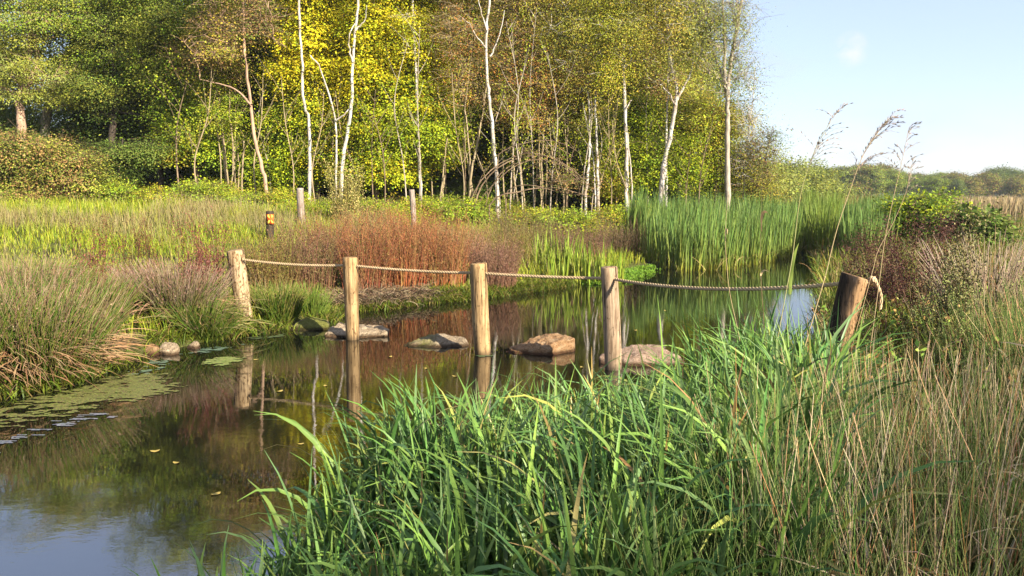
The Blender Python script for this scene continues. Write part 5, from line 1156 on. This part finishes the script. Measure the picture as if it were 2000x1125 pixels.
for k, (x, y, n, ln, lb_) in enumerate(((1.95, 5.9, 34, 1.05, "tall dark green sedge clump at the waterside left of the dark-sided post"), (1.72, 5.3, 34, 1.0, "arching sedge clump below the long rope span"), (1.35, 4.95, 28, 0.95, "sedge clump in front of the small orange stone"), (1.55, 4.4, 30, 0.9, "sedge clump where green grass meets the straw"))):
    blade_plant("sedge_clump", lb_, x, y, n + 22, ln * 0.95, 0.0085, 660 + k, [(0.15, 0.31, 0.045), (0.20, 0.37, 0.055), (0.11, 0.24, 0.045)], SG, th0=(0, .3), th1=(.2, 1.6), rad=0.09)

# --- tall reed stalks with plumes, dry bent cattail stalks
def stalk_thing(name, label, pts, w, seed, col, plume=None, leaf=None, cat="reed", group=None):
    r = rg(seed); q = np.array([U(a, b, c) for a, b, c in pts]); e = empty(name, (q[0][0], q[0][1], hz(q[0][0], q[0][1])), label, cat, group)
    u_ = unit((q[0] - q[1])[None])[0]; dz_ = q[0][2] - hz(q[0][0], q[0][1]) + 0.03
    q = np.concatenate([[q[0] + u_ * dz_ / max(0.4, -u_[2])], q])
    s = spline(q, 40); d = pts[-1][2]; m_ = MB()
    tube(m_, s, np.linspace(w, w * 0.35, 40) * 0.18 * d / FPX, col, 5); m_.build("stem", M_stalk, e, True)
    if plume:
        m_ = MB(); nb, ln, side = plume
        t = r.integers(25, 40, nb); k = s[t]; tang = unit(np.gradient(s, axis=0))[t]
        ph = np.where(r.random(nb) < 0.8, side, side + math.pi) + r.normal(size=nb) * 0.7
        L_ = ln * 1.35 * (1.15 - (t - 27) / 20) * (0.6 + 0.6 * r.random(nb))
        P = arc(k, ph, 0.4 + 0.4 * r.random(nb), 1.3 + 0.7 * r.random(nb), L_, 7, 1.6)
        rods(m_, P, np.full((nb, 8), 0.0014) * np.linspace(1, 0.5, 8), np.broadcast_to(np.array([0.30, 0.23, 0.18]), P.shape), 3)
        n = nb * 10; kk = np.repeat(np.arange(nb), 10); i = r.integers(1, 8, n)
        leaves(m_, P[kk, i], unit(rdir(r, n) * 0.5 + unit(P[kk, i] - P[kk, i - 1])), rdir(r, n), np.full(n, 0.026), np.full(n, 0.0028), pal(r, n, [(0.34, 0.27, 0.21), (0.42, 0.33, 0.24)]))
        m_.build("plume", M_stalk, e)
    if leaf is not None:
        m_ = MB(); lw, lc = leaf[0], leaf[1]; w2 = np.array([U(a, b, c) for a, b, c in leaf[2]]); P = spline(w2, 14)[None]
        ribbons(m_, P, np.full((1, 14), lw) * np.interp(np.linspace(0, 1, 14), [0, .3, .7, 1], [.6, 1, .8, .1]), np.broadcast_to(np.array(lc), P.shape), roll=np.array([0.9]), fold=0.2)
        m_.build("leaf", M_blade, e)
    return e
TS = (0.42, 0.31, 0.16)
PG = "tall reed stalks with bare plumes"
stalk_thing("reed_stalk", "tallest thin reed whose one-sided plume stands against the sky nearest the wood", [(1530, 600, 5.0), (1548, 500, 5.0), (1563, 385, 5.0), (1583, 315, 5.0), (1604, 268, 5.0), (1632, 224, 5.0)], 5, 701, (0.36, 0.33, 0.14), (17, 0.17, 0.1), group=PG)
stalk_thing("reed_stalk", "slanting tan reed with the fullest drooping plume against the sky", [(1600, 580, 4.4), (1613, 535, 4.4), (1634, 450, 4.4), (1658, 378, 4.4), (1682, 312, 4.4), (1708, 268, 4.4), (1736, 234, 4.4)], 6, 702, TS, (22, 0.15, 0.1), group=PG)
stalk_thing("reed_stalk", "reed with a sparse spreading plume furthest from the wood", [(1716, 560, 5.2), (1728, 470, 5.2), (1744, 390, 5.2), (1757, 335, 5.2), (1766, 295, 5.2), (1775, 250, 5.2)], 4.5, 703, (0.40, 0.29, 0.16), (14, 0.13, 0.4), group=PG)
stalk_thing("reed_stalk", "shortest reed with a small tufty plume below the sparse one", [(1700, 545, 5.6), (1715, 490, 5.6), (1742, 440, 5.6), (1768, 380, 5.6), (1776, 345, 5.6), (1784, 312, 5.6)], 4, 704, (0.40, 0.29, 0.16), (12, 0.07, 0.4), group=PG)
CG = "dry stalks standing in the green grass"
stalk_thing("dry_stalk", "dark dry stalk with a brown hooked leaf hanging at its tip above the rope", [(1496, 720, 5.3), (1490, 600, 5.3), (1485, 500, 5.3), (1487, 415, 5.3), (1489, 300, 5.3)], 4, 705, (0.16, 0.13, 0.06), None, (0.011, (0.40, 0.24, 0.12), [(1487, 452, 5.3), (1487, 428, 5.28), (1491, 415, 5.25), (1498, 415, 5.2), (1505, 427, 5.15)]), "stalk", CG)
stalk_thing("dry_stalk", "short dark stalk with a pale curled tip just under the rope", [(1500, 740, 4.9), (1495, 650, 4.9), (1487, 570, 4.9), (1486, 538, 4.9)], 4, 706, (0.18, 0.12, 0.06), None, (0.007, (0.50, 0.36, 0.20), [(1486, 545, 4.9), (1487, 534, 4.9), (1493, 528, 4.88), (1502, 531, 4.85)]), "stalk", CG)
stalk_thing("dry_stalk", "tan kinked stalk crossing the long rope span left of the hooked ones", [(1452, 700, 5.4), (1440, 640, 5.4), (1425, 570, 5.4), (1418, 500, 5.4), (1417, 448, 5.4), (1422, 380, 5.4)], 4.5, 707, (0.46, 0.34, 0.18), None, (0.007, (0.52, 0.36, 0.20), [(1417, 470, 5.4), (1417, 455, 5.38), (1420, 447, 5.36), (1421, 458, 5.34)]), "stalk", CG)
stalk_thing("dry_stalk", "thick brown broken stalk in the water gap", [(1452, 690, 6.0), (1452, 660, 6.0), (1455, 618, 6.0)], 8, 708, (0.30, 0.16, 0.09), None, None, "stalk", CG)
stalk_thing("reed_leaf", "yellow-green blade rising over the rope beside the sky reflection", [(1542, 640, 5.4), (1542, 600, 5.4), (1544, 560, 5.4)], 3, 709, (0.20, 0.24, 0.06), None, (0.014, (0.22, 0.28, 0.06), [(1543, 575, 5.4), (1545, 535, 5.4), (1551, 500, 5.38), (1560, 475, 5.36)]), "blade", CG)

# --- duckweed, algae film and pale streaks in the still corner by the left bank
def film(name, label, px_poly, mat, seed, thr, cell=0.035, fq=(1.4, 3.5), z=0.004, z_w=1.0):
    poly = G(*np.array(px_poly, float).T)[:, :2]; lo, hi = poly.min(0), poly.max(0)
    gx_ = np.arange(lo[0], hi[0], cell); gy_ = np.arange(lo[1], hi[1], cell); X_, Y_ = np.meshgrid(gx_, gy_)
    c = np.stack([X_.ravel(), Y_.ravel()], -1); nv_ = fbm(c[:, 0] * fq[0] + 0.6 * c[:, 1], c[:, 1] * fq[1], seed, 5)
    # fade toward the polygon's edge so that the outline is ragged
    e = np.full(len(c), 9.0)
    for k in range(len(poly)):
        a = poly[k]; b = poly[(k + 1) % len(poly)]; ab = b - a; t_ = np.clip(((c - a) @ ab) / (ab @ ab), 0, 1); e = np.minimum(e, np.linalg.norm(c - a - t_[:, None] * ab, axis=1))
    nv_ = 0.40 * nv_ + 0.60 * fbm(c[:, 0] * fq[0] * 8, c[:, 1] * fq[1] * 7, seed + 40, 4)
    ok = inpoly(c, poly) & (nv_ > thr + 0.26 * np.exp(-e / (0.09 + 0.12 * z_w))) & (sdist(c[:, 0], c[:, 1]) < 0.02)
    c = c[ok]; r = rg(seed); n = len(c)
    ang = np.arange(6) * np.pi / 3 + r.random((n, 1)) * 1.0; rad = cell * (0.62 + 0.25 * r.random((n, 6)))
    V = np.stack([c[:, :1] + rad * np.cos(ang), c[:, 1:] + rad * np.sin(ang), z + 0.0015 * r.random((n, 1)) + 0 * ang], -1)
    i = np.arange(n)[:, None] * 6; Q = np.concatenate([i + [0, 1, 2, 3], i + [0, 3, 4, 5]])
    m_ = MB(); m_.add(V, Q, None, np.repeat(pal(r, n, mat[1], jit=0.12)[:, None], 6, 1))
    return tag(m_.build(name, mat[0]), label, "water plants", None, "stuff")
M_weed = leafmat("duckweed", 0.6, 0.25, 0.0); M_film = leafmat("film", 0.35, 0.5, 0.0)
film("duckweed", "yellow-green duckweed mat floating below the flopped rush tussock", [(-90, 850), (-40, 795), (60, 765), (170, 745), (300, 712), (390, 728), (350, 775), (230, 792), (100, 825), (-50, 880)], (M_weed, [(0.20, 0.22, 0.045), (0.26, 0.26, 0.07), (0.13, 0.15, 0.035), (0.18, 0.14, 0.06)]), 801, 0.385, 0.011)
film("duckweed", "small duckweed raft left of the leaning post's reflection", [(392, 712), (400, 702), (440, 697), (485, 699), (470, 708), (430, 716)], (M_weed, [(0.22, 0.27, 0.06), (0.28, 0.31, 0.09)]), 802, 0.30, 0.018, z_w=0.3)
film("algae_film", "blue-green algae film drifting along the rushy bank", [(205, 745), (260, 722), (300, 700), (380, 685), (470, 668), (500, 672), (420, 688), (350, 705), (330, 722), (260, 738)], (M_film, [(0.19, 0.27, 0.17), (0.16, 0.24, 0.16)]), 803, 0.37, 0.016)
film("pale_streaks", "pale bluish streaks on the water beyond the duckweed", [(-80, 885), (-20, 850), (60, 832), (150, 812), (280, 793), (290, 803), (180, 826), (90, 850), (0, 890), (-60, 910)], (M_film, [(0.27, 0.28, 0.32), (0.21, 0.22, 0.26)]), 804, 0.40, 0.014, (0.9, 7.0))
film("algae_film", "green algae rim around the tan post's foot", [(922, 693), (930, 689), (975, 688), (978, 693), (965, 699), (935, 700)], (M_film, [(0.10, 0.17, 0.06), (0.15, 0.20, 0.10)]), 805, 0.38, 0.012, z_w=0.0)
film("algae_film", "thin green film at the far waterline under the tussocks", [(480, 660), (560, 650), (560, 656), (490, 668)], (M_film, [(0.12, 0.16, 0.06), (0.10, 0.14, 0.06)]), 806, 0.36, 0.016, z_w=0.2)

# fallen leaves floating on the water
r = rg(820); m_ = MB(); a = np.linspace(0, 2 * np.pi, 9)[:-1]
V = np.stack([0.030 * np.cos(a), 0.019 * np.sin(a) * (1 + 0.25 * np.cos(a)), 0.002 + 0.004 * np.cos(2 * a)], -1)
m_.add(np.concatenate([V, [[0, 0, 0.001]]]), None, [(8, k, (k + 1) % 8) for k in range(8)], (0.34, 0.25, 0.06))
lf = m_.build("fallen_leaf", M_weed); first_ = True
for px, py in ((700, 905), (548, 770), (1135, 715), (350, 905), (590, 872), (832, 720), (760, 705), (500, 700), (420, 960), (640, 752), (1235, 640), (1300, 610), (300, 880), (885, 745)):
    p_ = G(px + r.normal() * 4, py + r.normal() * 4); p_[2] = 0.004
    if first_: o = lf; first_ = False
    else: o = lf.copy(); scene.collection.objects.link(o)
    o.location = p_; o.rotation_euler = (0, 0, r.random() * 6.28); sc = 0.7 + 0.6 * r.random(); o.scale = (sc, sc, sc)
    tag(o, "small yellowish fallen leaf floating on the dark water", "leaf", "fallen leaves on the water")

# ------------------------------------------------------------------ the hazy autumn air
HAZE = 0.00035
hb = MB(); lo = np.array([-905.0, -905.0, -3.0]); hi = np.array([905.0, 905.0, 17.0])
V = np.array([[(lo, hi)[a][0], (lo, hi)[b][1], (lo, hi)[c_][2]] for a in (0, 1) for b in (0, 1) for c_ in (0, 1)])
hb.add(V, [(0, 1, 3, 2), (4, 6, 7, 5), (0, 4, 5, 1), (2, 3, 7, 6), (0, 2, 6, 4), (1, 5, 7, 3)])
m = bpy.data.materials.new("air"); m.use_nodes = True; t = m.node_tree; t.nodes.remove(t.nodes["Principled BSDF"])
pv = t.nodes.new("ShaderNodeVolumePrincipled"); pv.inputs["Color"].default_value = (0.86, 0.92, 1.0, 1); pv.inputs["Density"].default_value = HAZE; pv.inputs["Anisotropy"].default_value = 0.2
t.links.new(pv.outputs[0], t.nodes["Material Output"].inputs["Volume"])
tag(hb.build("haze", m), "faint autumn haze in the air over the marsh", None, None, "stuff")
